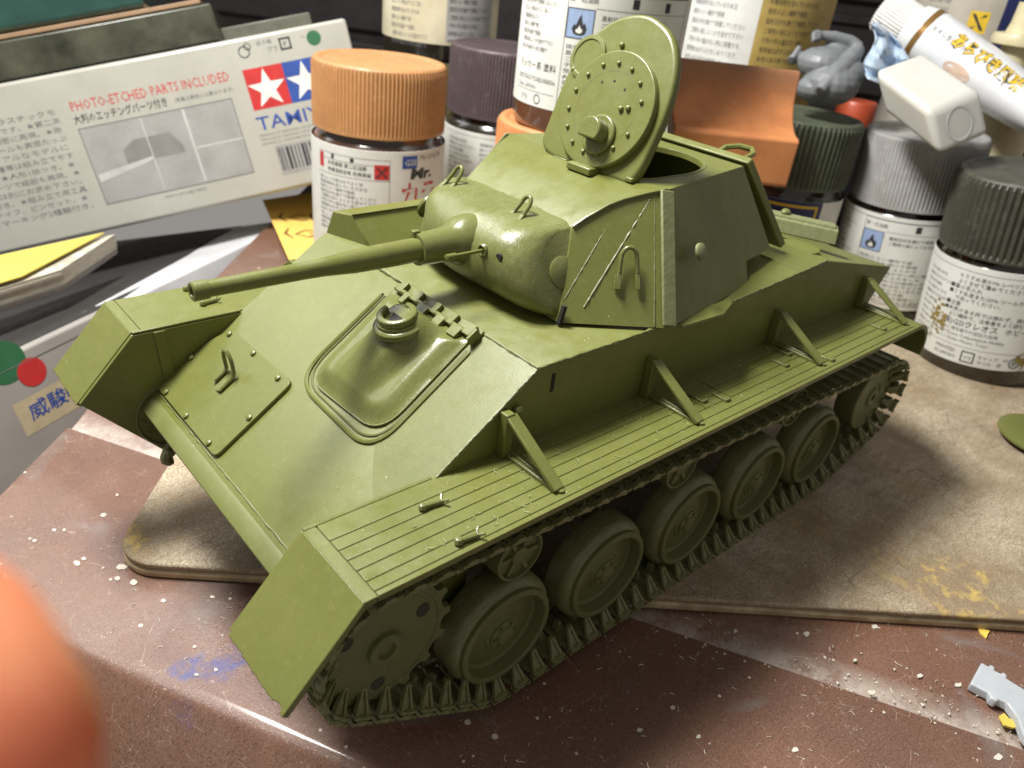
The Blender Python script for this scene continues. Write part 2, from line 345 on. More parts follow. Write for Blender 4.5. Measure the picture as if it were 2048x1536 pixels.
for i in range(N+1):
    for j in range(N+1):
        s, y = .16+1.64*i/N, -.32+1.72*j/N
        if sd(s, y) >= -.001: idx[i, j] = len(vs); vs.append(G(s, y, cover_h(s, y)))
for i in range(N):
    for j in range(N):
        q = [(i, j), (i+1, j), (i+1, j+1), (i, j+1)]
        if all(k in idx for k in q): fs.append(tuple(idx[k] for k in q))
m0 = len(vs); vs2 = [G(s, y, .034) for s, y in out]+[G(s, y, 0) for s, y in out]; k = len(out)
mbc = MB().add(vs, fs); mbc.add([G(s, y, .036) for s, y in out]+[G(s, y, 0) for s, y in out], [tuple(range(k))]+[(i, (i+1) % k, k+(i+1) % k, k+i) for i in range(k)])
hatch = T('driver_hatch', mbc, OLG, 0, smooth=50)
fr = rpoly([(.30, -.40), (1.88, -.40), (1.93, 1.47), (.30, 1.47)], [.01, .5, .46, .01], 9)
T('hatch_frame', MB().tube([G(s, y, .012) for s, y in fr[1:-1]], .03, 6), OL, 0)
fr2 = rpoly([(.30, -.345), (1.81, -.345), (1.85, 1.42), (.30, 1.42)], [.01, .46, .44, .01], 9)
T('hatch_frame', MB().tube([G(s, y, .006) for s, y in fr2[1:-1]], .018, 6), OLD, 0)
rc = G(.55, .63, .425)
RZ = Matrix.Rotation(math.radians(14), 3, 'Y')
ring = T('periscope_collar', MB().lathe([(.32, -.12), (.315, -.055), (.295, -.035), (.27, -.03), (.265, .01), (.0, .012)], 36, 'z', rc, R=RZ), OLG, 0)
T('periscope_ring', MB().lathe([(.245, .0), (.245, .085), (.225, .10), (.18, .10), (.165, .085), (.165, 0)], 40, 'z', rc, R=RZ, t0=math.radians(-140+52), t1=math.radians(150+50)), OLG, .006)
T('periscope_well', MB().box(rc+V(0, 0, .017), (.17, .17, .02), RZ@Matrix.Rotation(math.radians(38), 3, 'Z')), BLK, 0)
# hinge
T('hinge_plate', gprism(MB(), rpoly([(-.02, -.24), (.14, -.24), (.14, 1.44), (-.02, 1.44)], .03, 2), 0, .05), OL, .008)
T('hinge_pin', MB().tube([G(.13, -.22, .08), G(.13, 1.43, .08)], .036, 12), OLG, 0)
for y, w, a in ((-.12, .12, 1), (.06, .1, 0), (.22, .14, 1), (.44, .2, 0), (.62, .1, 1), (.80, .16, 0), (.96, .1, 1), (1.12, .18, 0), (1.30, .14, 1)):
    s0 = .06 if a else .21
    T('hinge_knuckle', MB().box(G(s0+(.02 if a else -.02), y, .068), (.165, w*.94, .095), GR), OL, .008)
T('hinge_stop', MB().box(G(.13, 1.42, .085), (.18, .045, .14), GR), OL, .01)
# ---- fenders
def fender(s):
    fo, fi = 3.487, 2.385; zt = 3.23; ys = []
    prof = [(fi, zt)]
    for g in (2.64, 2.80, 2.96, 3.12, 3.28, 3.42) if s > 0 else ():
        prof += [(g-.008, zt), (g, zt-.018), (g+.008, zt)]
    prof += [(fo, zt), (fo, zt-.075), (fi, zt-.075)]
    P = [(s*y, z) for y, z in prof]
    f = T('fender', MB().prism(P, -5.15, 5.66, 'yz'), OL, .006, smooth=25)
    a = [(s*fi, zt), (s*fo, zt), (s*fo, zt-.075), (s*fi, zt-.075)]
    fr = T('fender_front', MB().prism(a, 5.672, 5.80, 'yz'), OL, .006); 
    T('fender_joint', MB().prism([(s*(fi+.01), zt-.02), (s*(fo-.01), zt-.02), (s*(fo-.01), zt-.06), (s*(fi+.01), zt-.06)], 5.65, 5.68, 'yz'), OLD, 0)
    fl = [(5.80, zt), (6.61, 2.345), (6.555, 2.295), (5.77, zt-.075)]
    y0, y1 = sorted((s*fi, s*fo)); NF = 26; rf_ = random.Random(5+s); vs = []
    for q in range(NF+1):
        y = y0+(y1-y0)*q/NF; d = rf_.uniform(0, .014)+(.035 if s > 0 and abs(y-3.36) < .05 else 0)
        for k, (x, z) in enumerate(fl): vs.append((x-(.67*d if k in (1, 2) else 0), y+(rf_.uniform(-.004, .004) if 0 < q < NF else 0), z+(.74*d if k in (1, 2) else rf_.uniform(-.002, .002) if k == 0 else 0)))
    T('mudguard_flap', MB().add(vs, [(q*4+k, q*4+(k+1) % 4, (q+1)*4+(k+1) % 4, (q+1)*4+k) for q in range(NF) for k in range(4)]+[(3, 2, 1, 0), tuple(NF*4+k for k in range(4))]), OL, .012)
    if False: T('flap_lip', MB().add([(5.80-.004, y0+.004, zt+.001), (5.80-.004, y1-.004, zt+.001), (5.835, y1-.004, zt-.03), (5.835, y0+.004, zt-.03), (5.80, y0+.004, zt+.012), (5.80, y1-.004, zt+.012), (5.83, y1-.004, zt-.018), (5.83, y0+.004, zt-.018)], [(0, 1, 2, 3), (7, 6, 5, 4), (0, 1, 5, 4), (1, 2, 6, 5), (2, 3, 7, 6), (3, 0, 4, 7)]), OLW, 0)
    arc = [(-5.145, zt)]; n = 10
    for i in range(n+1): a = math.radians(90+100*i/n); arc.append((-5.25+.62*math.cos(a), zt-.62+.62*math.sin(a)))
    inn = []
    for i in range(n, -1, -1): a = math.radians(90+100*i/n); inn.append((-5.25+.545*math.cos(a), zt-.62+.545*math.sin(a)))
    T('fender_tail', MB().prism(arc+inn+[(-5.145, zt-.075)], y0, y1), OL, .006, smooth=40)
    yi = s*2.375
    T('fender_flange', MB().prism([(5.79, zt+.008), (5.79, zt-.02), (4.3, zt-.02), (4.3, zt+.008)], *sorted((yi-.03*s, yi+.012*s))), OLG, .004)
    for x in (3.34, .86, -2.17, -5.0):
        T('fender_bracket', MB().bar((x+.02, s*2.50, 3.77), (x-.03, s*3.31, 3.255), .155, .05, (0, s*.5, 1)), OL, .012)
        mb = MB(); mb.bar((x-.01, s*2.41, 3.255), (x-.03, s*3.30, 3.25), .12, .05); mb.bar((x-.01, s*2.41, 3.285), (x-.03, s*3.27, 3.26), .03, .05)
        T('bracket_base', mb, OLG, .012)
        T('bracket_web', MB().prism([(s*2.40, 3.23), (s*2.53, 3.23), (s*2.53, 3.80), (s*2.40, 3.80)], x-.02, x+.10, 'yz'), OL, .012)
        T('bracket_foot', MB().lathe([(.05, 0), (.05, .03), (0, .04)], 8, 'z', (x-.05, s*3.31, 3.228)), OLG, 0)
    for x, y in ((4.58, 2.75), (4.59, 3.355)):
        mb = MB(); mb.tube([(x+.1, s*y, 3.265), (x-.1, s*(y+.03), 3.265)], .03, 8); mb.ball((x+.1, s*y, 3.262), .052, 8)
        for k in (-1, 1): mb.tube([(x-.1, s*(y+.03), 3.265), (x-.15, s*(y+.03+k*.06), 3.30)], .016, 6)
        T('tool_clamp', mb, OLG, 0)
    for x, y in ((.05, 3.05), (-2.45, 3.22), (-1.62, 2.93), (-4.4, 3.1), (.36, 2.9), (-2.0, 2.75)):
        mb = MB(); mb.box((x, s*y, 3.245), (.03, .24, .03)); mb.box((x-.04, s*(y+.11), 3.25), (.10, .04, .045))
        T('tool_cleat', mb, OLG, .005)
    for x in (.45, -.1): T('tool_cleat', MB().bar((x, s*2.62, 3.236), (x-.02, s*3.12, 3.236), .014, .016), OLG, 0)
fender(1); fender(-1)
# ---- running gear
def R2(a): return a
ZW = .89
wheel_tyre = MB().lathe([(.66, -.24), (.77, -.225), (.79, -.18), (.79, .06), (.775, .115), (.725, .175), (.69, .195), (.66, .20), (.655, -.24)], 48).mesh('road_wheel', OLT, 30)
wheel_disc = MB().lathe([(.70, .18), (.695, .245), (.68, .262), (.625, .265), (.61, .25), (.595, .09), (.55, .065), (.42, .08), (.27, .12), (.245, .155), (.21, .16), (.205, .185), (.13, .20), (.12, .225), (.06, .24), (0, .24)], 48).mesh('wheel_disc', OLD, 25)
wheel_bolt = MB().lathe([(.022, 0), (.022, .02), (0, .028)], 6, 'y').mesh('wheel_bolt', OLD, 30)
roll_body = MB().lathe([(0, -.2), (.33, -.2), (.345, -.15), (.345, .19), (.335, .2), (.31, .2), (.30, .14), (.1, .13), (.09, .18), (0, .19)], 36).mesh('return_roller', OLD, 28)
roll_hub = MB()
for k in range(6):
    a = k*math.pi/3; roll_hub.bar((.06*math.cos(a), .14, .06*math.sin(a)), (.29*math.cos(a), .15, .29*math.sin(a)), .055, .05, (0, 1, 0))
roll_hub = roll_hub.lathe([(.13, .12), (.12, .19), (.06, .20), (0, .20)], 12).mesh('roller_spokes', OLD, 28)
idl = MB().lathe([(.5, -.2), (.68, -.2), (.70, -.1), (.70, .18), (.68, .2), (.60, .2), (.585, .18), (.3, .19), (.27, .16), (.2, .17), (.18, .21), (.075, .215), (.075, .15), (0, .15)], 44).mesh('idler_wheel', OLD, 28)
spr = MB(); NT_ = 16
pts = []
for k in range(NT_):
    a0 = 2*math.pi*k/NT_
    for f, r in ((-.34, .76), (-.20, .79), (-.13, .86), (.13, .86), (.20, .79), (.34, .76)): pts.append((r*math.cos(a0+f*2*math.pi/NT_), r*math.sin(a0+f*2*math.pi/NT_)))
nn = len(pts)
for y0, y1 in ((.14, .22), (-.22, -.14)):
    spr.prism([(x, z) for x, z in pts], y0, y1)
spr.lathe([(.70, -.2), (.70, .2)], 36)
spr = spr.lathe([(.74, .215), (.72, .232), (.695, .235), (.68, .20), (.655, .185), (.635, .19), (.62, .225), (.45, .235), (.20, .245), (.19, .30), (.17, .315), (.11, .315), (.10, .27), (0, .27)], 40).mesh('drive_sprocket', OLD, 28)
spr_hole = MB().lathe([(.08, .0), (.085, .012), (0, .012)], 14, 'y').mesh('lightening_hole', simple('hole_shade', (.035, .036, .016), rough=.7), 30)
YW = 2.80
PTS = []
for s in (-1, 1):
    def put(me, name, x, z, y=YW, par=None, flip=True):
        o = link(name, me, par or tank, None if par else (x, s*y, z))
        if s < 0 and not par: o.rotation_euler = (0, 0, math.pi)
        return o
    for i in range(5):
        w = put(wheel_tyre, 'road_wheel', 3.5-1.8412*i, ZW); link('wheel_disc', wheel_disc, w)
        for k in range(6): a = k*math.pi/3+i; link('wheel_bolt', wheel_bolt, w, (.165*math.cos(a), .2, .165*math.sin(a)))
    for x, z in ((3.41, 2.12), (.40, 2.18), (-2.52, 2.20)):
        r = put(roll_body, 'return_roller', x, z); link('roller_spokes', roll_hub, r)
    put(idl, 'idler_wheel', -5.78, 1.37)
    if s < 0: continue      # the far track and sprocket are not fitted yet
    sp = put(spr, 'drive_sprocket', 5.30, 1.93)
    for k in range(3): a = math.radians(155.6+120*k); link('lightening_hole', spr_hole, sp, (.53*math.cos(a), .228, .53*math.sin(a)))
for s in (-1, 1):
    for i in range(5): T('suspension_arm', MB().bar((3.5-1.84*i, s*2.5, .9), (3.0-1.84*i, s*2.2, 1.5), .22, .2), OLD, .02)
# tracks: hull of the wheel circles, walked link by link
def hull2(P):
    P = sorted(set(P)); 
    def half(Q):
        h = []
        for p in Q:
            while len(h) > 1 and (h[-1][0]-h[-2][0])*(p[1]-h[-2][1])-(h[-1][1]-h[-2][1])*(p[0]-h[-2][0]) <= 0: h.pop()
            h.append(p)
        return h[:-1]
    return half(P)+half(P[::-1])
circ = []
for cx, cz, r in ((5.30, 1.93, .76), (3.5, ZW, .85), (-3.86, ZW, .85), (-5.78, 1.37, .80)):
    circ += [(round(cx+r*math.cos(i*math.pi/60), 4), round(cz+r*math.sin(i*math.pi/60), 4)) for i in range(120)]
path = hull2(circ); path.append(path[0])
cum = [0]
for a, b in zip(path, path[1:]): cum.append(cum[-1]+math.hypot(b[0]-a[0], b[1]-a[1]))
NL = round(cum[-1]/.336); pitch = cum[-1]/NL
def walk(d):
    d %= cum[-1]
    for i in range(len(path)-1):
        if cum[i+1] >= d:
            t = (d-cum[i])/max(cum[i+1]-cum[i], 1e-9); return V(path[i][0]+(path[i+1][0]-path[i][0])*t, 0, path[i][1]+(path[i+1][1]-path[i][1])*t)
def link_mesh():
    p = pitch; mb = MB()
    mb.box((0, 0, -.03), (p*.80, .60, .035))
    mb.box((p*.43, 0, -.025), (p*.12, .50, .05)); 
    for sy in (-1, 1):
        # upright A-shaped horn at each edge of the link
        o = .365*sy
        q = o-.155*sy
        for k in (-1, 1): mb.hexa([(k*.105, o-.03, -.02), (k*.06, o-.03, -.02), (k*.06, o+.03, -.02), (k*.105, o+.03, -.02)], [(k*.036, q-.022, .215), (k*.004, q-.022, .215), (k*.004, q+.022, .215), (k*.036, q+.022, .215)])
        mb.hexa([(-.09, o-.012, -.02), (.09, o-.012, -.02), (.09, o+.006, -.02), (-.09, o+.006, -.02)], [(-.02, q-.012, .205), (.02, q-.012, .205), (.02, q+.006, .205), (-.02, q+.006, .205)])
        mb.box((0, q, .218), (.078, .05, .03)); mb.box((0, o, -.015), (.23, .075, .05))
        mb.hexa([(-.045, .36*sy, -.085), (.045, .36*sy, -.085), (.045, .42*sy, -.08), (-.045, .42*sy, -.08)], [(-.13, .36*sy, -.03), (.13, .36*sy, -.03), (.13, .42*sy, -.03), (-.13, .42*sy, -.03)])
        for kx in (-1, 1): mb.box((kx*p*.33, .385*sy, -.05), (.055, .09, .04))
    mb.box((0, 0, -.055), (p*.25, .6, .04))
    mb.hexa([(-.06, -.05, 0), (.06, -.05, 0), (.06, .05, 0), (-.06, .05, 0)], [(-.03, -.03, .15), (.03, -.03, .15), (.03, .03, .15), (-.03, .03, .15)])
    return mb.mesh('track_link', OLT, 25)
LK = link_mesh()
for s in (1,):
    for i in range(NL):
        p = walk(i*pitch); q = walk(i*pitch+.06); r = walk(i*pitch-.06); t = (q-r).normalized(); nrm = V(-t.z, 0, t.x)
        R = Matrix((t, nrm.cross(t), nrm)).transposed()
        link('track_link', LK, tank, (p.x, s*YW, p.z), R)
# ---- engine cover, deck fittings
T('engine_cover', MB().hexa([(2.88, -2.40, 4.17), (2.76, -2.40, 4.50), (2.70, -1.95, 4.57), (2.60, -1.62, 4.17)], [(-2.2, -2.40, 4.17), (-2.2, -2.40, 4.50), (-2.2, -1.95, 4.57), (-2.2, -1.62, 4.17)]), OL, .02)
T('cover_seam', MB().bar((2.70, -1.945, 4.578), (-2.1, -1.945, 4.578), .05, .014), OLG, .004)
VD = V(-.40, .917, 0); VB = V(-.917, -.40, 0); VP = V(-4.20, 2.06, 0)
def vq(a, b, z): p = VP-VD*a+VB*b; return (p.x, p.y, z)
T('deck_vent', MB().hexa([vq(0, 0, 4.365), vq(2.8, 0, 4.365), vq(2.8, .42, 4.36), vq(.06, .42, 4.33)], [vq(.02, .05, 4.60), vq(2.8, .05, 4.60), vq(2.8, .40, 4.62), vq(.06, .40, 4.60)]), OLW, .022)
T('vent_rim', MB().hexa([vq(.08, .14, 4.60), vq(2.8, .14, 4.60), vq(2.8, .36, 4.6), vq(.1, .36, 4.6)], [vq(.09, .16, 4.645), vq(2.8, .16, 4.645), vq(2.8, .34, 4.645), vq(.11, .34, 4.645)]), OLW, .012)
T('vent_knob', MB().ball(vq(.95, .25, 4.67), .085, 10, .8), OLG, 0)
T('deck_seam', MB().bar((-2.62, 1.62, 4.325), (-2.60, 2.32, 4.325), .012, .014), OLW, 0)
T('deck_disc', MB().lathe([(.34, 0), (.34, .03), (.31, .035), (0, .035)], 28, 'z', (-3.55, 1.75, 4.33)), OL, 0)
# ---- turret
TC = .17
mir = lambda p: V(p[0], 2*TC-p[1], p[2])
a0, a1 = V(.80, 2.53, 4.23), V(.30, 1.70, 5.71)
s0, s1 = V(1.96, 1.71, 4.23), V(1.47, 1.26, 5.24)
edge = [s1, V(1.31, 1.30, 5.34), V(1.01, 1.39, 5.50), V(.83, 1.46, 5.57), V(.58, 1.58, 5.645), a1]
r1 = V(-2.02, 1.29, 5.70); r2 = V(-2.55, 1.79, 4.50); r3 = V(-1.68, 1.94, 4.49); r4 = V(-1.55, 2.13, 4.20)
def turret_shell():
    bm = bmesh.new()
    def vv(p): return bm.verts.new(p)
    near = [s0, a0, r4, r3, r2, r1]+edge[::-1]
    N = [vv(p) for p in near]; F = [vv(mir(p)) for p in near]
    # N: 0 s0,1 a0,2 r4,3 r3,4 r2,5 r1,6 a1,7..11 edge towards s1
    for Q, fl in ((N, 1), (F, -1)):
        for f in ((0, 1, 6, 7, 8, 9, 10, 11), (1, 2, 3, 4, 5, 6)): bm.faces.new([Q[i] for i in f][::fl])
    for i in (2, 3, 4): bm.faces.new([N[i], F[i], F[i+1], N[i+1]])
    for i in (6, 7, 8, 9, 10): bm.faces.new([N[i], F[i], F[i+1], N[i+1]])
    bm.faces.new([N[11], F[11], F[0], N[0]])
    # roof with the hatch opening
    hole = [vv(p) for p in [(x, y, 5.705) for x, y in hatch_outline(.92, 1)]]
    he = [bm.edges.new((a, b)) for a, b in zip(hole, hole[1:]+hole[:1])]
    ring = [N[5], N[6], F[6], F[5]]
    re = []
    for a, b in zip(ring, ring[1:]+ring[:1]):
        e = bm.edges.get((a, b)) or bm.edges.new((a, b)); re.append(e)
    bmesh.ops.triangle_fill(bm, use_beauty=True, edges=re+he)
    low = [vv((v.co.x, v.co.y, 5.63)) for v in hole]
    for i in range(len(hole)): j = (i+1) % len(hole); bm.faces.new([hole[i], hole[j], low[j], low[i]])
    # raised rim round the opening
    me = bpy.data.meshes.new('turret'); bmesh.ops.recalc_face_normals(bm, faces=bm.faces); bm.to_mesh(me); bm.free(); me.materials.append(OL)
    me.polygons.foreach_set('use_smooth', [True]*len(me.polygons)); me.set_sharp_from_angle(angle=math.radians(28)); return me
def hatch_outline(k=1, flat=0, n=9):
    # (y, u) outline of the hatch; flat: lay it on the roof as the opening, running back from the hinge
    P = [(-.57, .02), (-.30, -.10), (1.22, -.10), (1.31, .12), (1.34, .95), (1.22, 1.45), (.95, 1.82), (.42, 2.02), (-.08, 1.88), (-.40, 1.56), (-.57, 1.05)]
    P = rpoly(P, .32, 6)
    if not flat: return P
    return [(.30-(.15+u*k), .40+(y-.40)*k) for y, u in P]
link('turret', turret_shell(), tank)
T('opening_rim', MB().tube([(x, y, 5.704) for x, y in hatch_outline(.95, 1)], .014, 6, True), OLG, 0)
# corner strip and weld beads on the faceted side
d = (a1-a0).normalized(); outn = V(.18, .86, .47)
for f in (lambda p: p, mir):
    p0, p1 = f(a0+d*.02+outn*.01), f(a1-d*.01+outn*.01)
    T('corner_strip', MB().bar(p0, p1, .21, .05, f(V(.18, .86+2*TC*0, .47)) if f is not mir else V(.18, -.86, .47)), OLW, .018)
L1n = V(.49, .68, .55)
L1u = (s0-a0).cross(a1-a0).normalized(); L1u = L1u if L1u.y > 0 else -L1u
def bead(p, q, r, n=40):
    on = lambda X: X-L1u*((X-a0).dot(L1u)-.003)
    return MB().tube([on(Vector(p).lerp(Vector(q), i/n))+L1n*random.uniform(-.002, .003) for i in range(n+1)], [r*random.uniform(.7, 1.25) for i in range(n+1)], 6)
T('weld_bead', bead((.95, 2.41, 4.24), (.44, 1.63, 5.66), .011), OLT, 0)
T('weld_bead', bead((1.64, 1.805, 4.41), (.52, 1.635, 5.59), .015), OLT, 0)
T('weld_bead', bead((1.84, 1.645, 4.49), (.82, 1.44, 5.56), .008), OLT, 0)
T('roof_bead', MB().tube([p+V(0, .01, .012) for p in edge], .022, 6), OLG, 0)
T('pistol_port', MB().lathe([(.12, -.02), (.12, .02), (.10, .035), (.0, .05)], 20, 'z', V(-.07, 2.17, 4.98), R=V(-.16, .88, .44).to_track_quat('Z', 'Y').to_matrix()), OLW, 0)
# rear plate
rp = [V(-2.10, 1.30, 5.74), V(-2.88, 1.80, 4.44), V(-2.88, 1.80-3.26, 4.44), V(-2.10, 1.30-2.26, 5.74)]
rn = V(-.86, 0, .50)
T('rear_plate', MB().hexa([p-rn*.0 for p in rp], [p+rn*.13 for p in rp]), OL, .02)
T('rear_loop', MB().tube([(-2.3, .62, 5.72), (-2.42, .66, 5.80), (-2.60, .78, 5.83), (-2.66, .98, 5.82), (-2.52, 1.10, 5.79), (-2.34, 1.08, 5.73)], .045, 8), OL, 0)
# mantlet: rounded casting, swept across y
def mantlet():
    sec = [(.95, 5.02), (1.25, 5.19)]
    for i in range(23):
        a = math.radians(106-(i/22)*200); ca, sa = math.cos(a), math.sin(a); p = .82
        sec.append((1.62+.82*math.copysign(abs(ca)**p, ca), 4.735+.545*math.copysign(abs(sa)**p, sa)))
    sec += [(1.4, 4.222), (.95, 4.28)]
    c = V(1.55, 0, 4.74); mb = MB(); n = len(sec); vs = []
    def yend(x, z): return 1.235-.067*(x-1.51)-.487*(z-5.23)
    E = [(0, .66), (.004, .745), (.012, .80), (.026, .855), (.048, .905), (.080, .95), (.12, .98), (.17, .996)]
    EF = [(0, .40), (.008, .53), (.022, .64), (.045, .74), (.08, .83), (.125, .90), (.18, .955), (.25, .99)]
    st = EF+[(.25+.58*k/10, 1.0) for k in range(1, 10)]+[(1-t, q) for t, q in E[::-1]]
    for t, sc in st:
        for x, z in sec:
            X = x if x < 1.25 else 1.25+(x-1.25)*sc; Z = max(4.222, c.z+(z-c.z)*(1-(1-sc)*(.30 if x > 1.3 else .12)))
            y1_ = yend(X, Z); y0_ = .06-y1_+.30*min(1, max(0, (5.22-Z)/.35))*(1 if x > 1.2 else .3); y = y0_+(y1_-y0_)*t
            j = .009*math.sin(7*y+9*x)+.007*math.sin(15*y-11*z)+.005*math.sin(29*y+23*x); sw = .04*math.exp(-((y-.2)/.36)**2)*max(0, X-c.x)/.8
            vs.append((X+(0 if X < 1.3 else j+sw), y, Z+(j*.6 if Z > 4.3 else 0)))
    m = len(st)
    fs = [(k*n+i, k*n+(i+1) % n, (k+1)*n+(i+1) % n, (k+1)*n+i) for k in range(m-1) for i in range(n)]+[tuple(range(n-1, -1, -1)), tuple((m-1)*n+i for i in range(n))]
    return mb.add(vs, fs)
man = T('mantlet', mantlet(), OLR, 0, smooth=60)
T('mantlet_rib', MB().tube([(1.40+random.uniform(-.01, .01), -.86+i*.09, 5.262+random.uniform(-.008, .008)) for i in range(24)], [.016+random.uniform(-.005, .008) for i in range(24)], 6), OLW, 0)
for y in (1.452, .06-1.452): T('trunnion_disc', MB().lathe([(.205, -.03), (.205, .012), (.19, .022), (.0, .026)], 28, 'z', (1.74, y, 4.76), R=V(.06, .9 if y > TC else -.9, .44).to_track_quat('Z', 'Y').to_matrix()), OLG, 0)
T('mantlet_slot', MB().box((1.93, 1.72, 4.33), (.06, .05, .24), Matrix.Rotation(math.radians(-12), 3, 'Y')), BLK, 0)
GY, GZ = .20, 4.84
T('gun_sleeve', MB().lathe([(.35, 2.2), (.325, 2.42), (.265, 2.50), (.23, 2.60), (.212, 2.75), (.205, 3.0), (.20, 3.07), (.14, 3.07)], 36, 'x', (0, GY, GZ)), OLG, 0)
T('gun_barrel', MB().lathe([(.150, 2.9), (.148, 3.5), (.138, 3.95), (.106, 4.35), (.098, 4.6), (.088, 5.70)], 32, 'x', (0, GY, GZ)), OL, 0)
T('muzzle_collar', MB().lathe([(.088, 5.66), (.103, 5.67), (.104, 5.82), (.092, 5.835), (.058, 5.835), (.05, 5.80), (.05, 5.5), (0, 5.5)], 32, 'x', (0, GY, GZ)), OL, 0)
T('sleeve_clip', MB().box((3.05, GY-.06, GZ+.205), (.10, .08, .05)), OLG, .012)
mg = V(2.44, .72, 4.91)
T('machine_gun', MB().lathe([(0, -.1), (.022, -.1), (.024, .42), (.038, .425), (.040, .56), (.025, .565), (0, .565)], 14, 'x', mg), OL, 0)
T('gun_port', MB().lathe([(.07, -.05), (.085, .02), (.07, .045), (.055, .04), (.05, -.02)], 24, 'x', (mg.x-.02, mg.y, mg.z)), OLG, 0)
T('sight_hole', MB().lathe([(.05, -.05), (.05, .012), (0, .012)], 18, 'x', (2.40, .985, 4.90)), BLK, 0)
def loop(name, base, up, across, out, w=.085, h=.26):
    up, across, out = [Vector(v).normalized() for v in (up, across, out)]; base = Vector(base); mb = MB()
    P = [base-across*w*1.15+out*.03]
    for k in range(9): a = math.pi*k/8; P.append(base+up*(h*.62)+across*(-w*math.cos(a))+up*(w*1.25*math.sin(a))+out*(.05+.04*math.sin(a)))
    P.append(base+across*w*1.15+out*.03)
    mb.tube(P, .030, 8)
    for k in (-1, 1): mb.bar(base+across*w*1.15*k+out*.028-up*.0, base+across*w*1.25*k+out*.026-up*.20, .055, .045, out); mb.bar(base+across*w*1.55*k+out*.012-up*.02, base+across*w*1.65*k+out*.012-up*.2, .03, .03, out)
    return T(name, mb, OLG, .006)
loop('lifting_loop', (1.08, 1.945, 4.80), (-.25, -.40, .85), (-.80, .60, .05), L1n, .10, .30)
loop('lifting_loop', (1.80, -.80, 5.255), (-.75, 0, .6), (0, 1, 0), (.5, 0, .85), .075, .22)
loop('lifting_loop', (1.83, .66, 5.262), (-.75, 0, .6), (0, 1, 0), (.5, 0, .85), .075, .22)
# ---- turret hatch, raised on its hinge
HA = math.radians(21); HUv = V(-math.sin(HA), 0, math.cos(HA)); HN = V(math.cos(HA), 0, math.sin(HA)); H0 = V(.45, 0, 5.75)
HR = Matrix((V(0, 1, 0), HUv, HN)).transposed()
HT = link('turret_hatch', MB().prism(hatch_outline(), -.16, 0, 'xy').mesh('turret_hatch', OL), tank, H0, HR)
b = HT.modifiers.new('bevel', 'BEVEL'); b.width = .055; b.segments = 4; b.limit_method = 'ANGLE'; b.angle_limit = math.radians(45)
def H(name, mb, m=OL, bevel=0, **k): return mb.build(name, m, HT, bevel, **k)
dc = (.44, .70)
H('hatch_disc', MB().lathe([(.775, -.01), (.775, .085), (.765, .10), (.0, .10)], 64, 'z', (*dc, 0)), OL, .008)
H('inner_seam', MB().lathe([(.515, .098), (.515, .102), (.505, .102), (.505, .098)], 64, 'z', (*dc, 0)), OLD, 0)
H('stop_disc', MB().lathe([(.30, -.01), (.30, .035), (.24, .04), (.235, .025), (.0, .025)], 36, 'z', (-.27, 1.30, 0)), OL, .004)
for k in range(14):
    a = math.radians(20+k*24.5)
    H('hatch_bolt', MB().lathe([(.031, 0), (.029, .028), (.016, .04), (0, .042)], 8, 'z', (dc[0]-.02+.60*math.cos(a), dc[1]+.60*math.sin(a), .098)), OL, 0)
for y, u, h in ((.71, .76, .098), (.82, .79, .098), (.23, 1.545, 0), (-.44, 1.1, 0)): H('hatch_bolt', MB().lathe([(.04, 0), (.036, .036), (.02, .05), (0, .052)], 8, 'z', (y, u, h)), OL, 0)
for y, u in ((.22, 1.02), (.42, 1.07), (.64, 1.0)): H('pin_hole', MB().lathe([(.02, .0995), (.02, .102), (0, .102)], 8, 'z', (y, u, 0)), BLK, 0)
pc = (.53, .37)
H('periscope_base', MB().lathe([(.265, .09), (.265, .14), (.245, .16), (0, .16)], 40, 'z', (*pc, 0)), OLG, .006)
pv = MB(); n = 22
ringp = [(.185*math.cos(2*math.pi*i/n), .185*math.sin(2*math.pi*i/n)) for i in range(n)]
pv.prism([(pc[0]+x, pc[1]+max(y, -.10)) for x, y in ringp], .15, .36, 'xy')
H('periscope_head', pv, OLG, .022)
H('periscope_window', MB().box((pc[0], pc[1]-.101, .24), (.2, .004, .10)), BLK, 0)
H('hinge_tab', MB().prism([(.20, -.06), (.66, -.06), (.66, -.20), (.20, -.20)], -.12, .04, 'xy'), OL, .014)
H('hinge_tab', MB().prism([(-.22, -.06), (.05, -.06), (.05, -.18), (-.22, -.18)], -.10, .0, 'xy'), OL, .014)
T('hatch_hinge', MB().box((.56, .46, 5.69), (.22, .44, .10)), OL, .02)
T('hatch_hinge', MB().box((.40, 1.2, 5.72), (.16, .12, .06)), OL, .015)
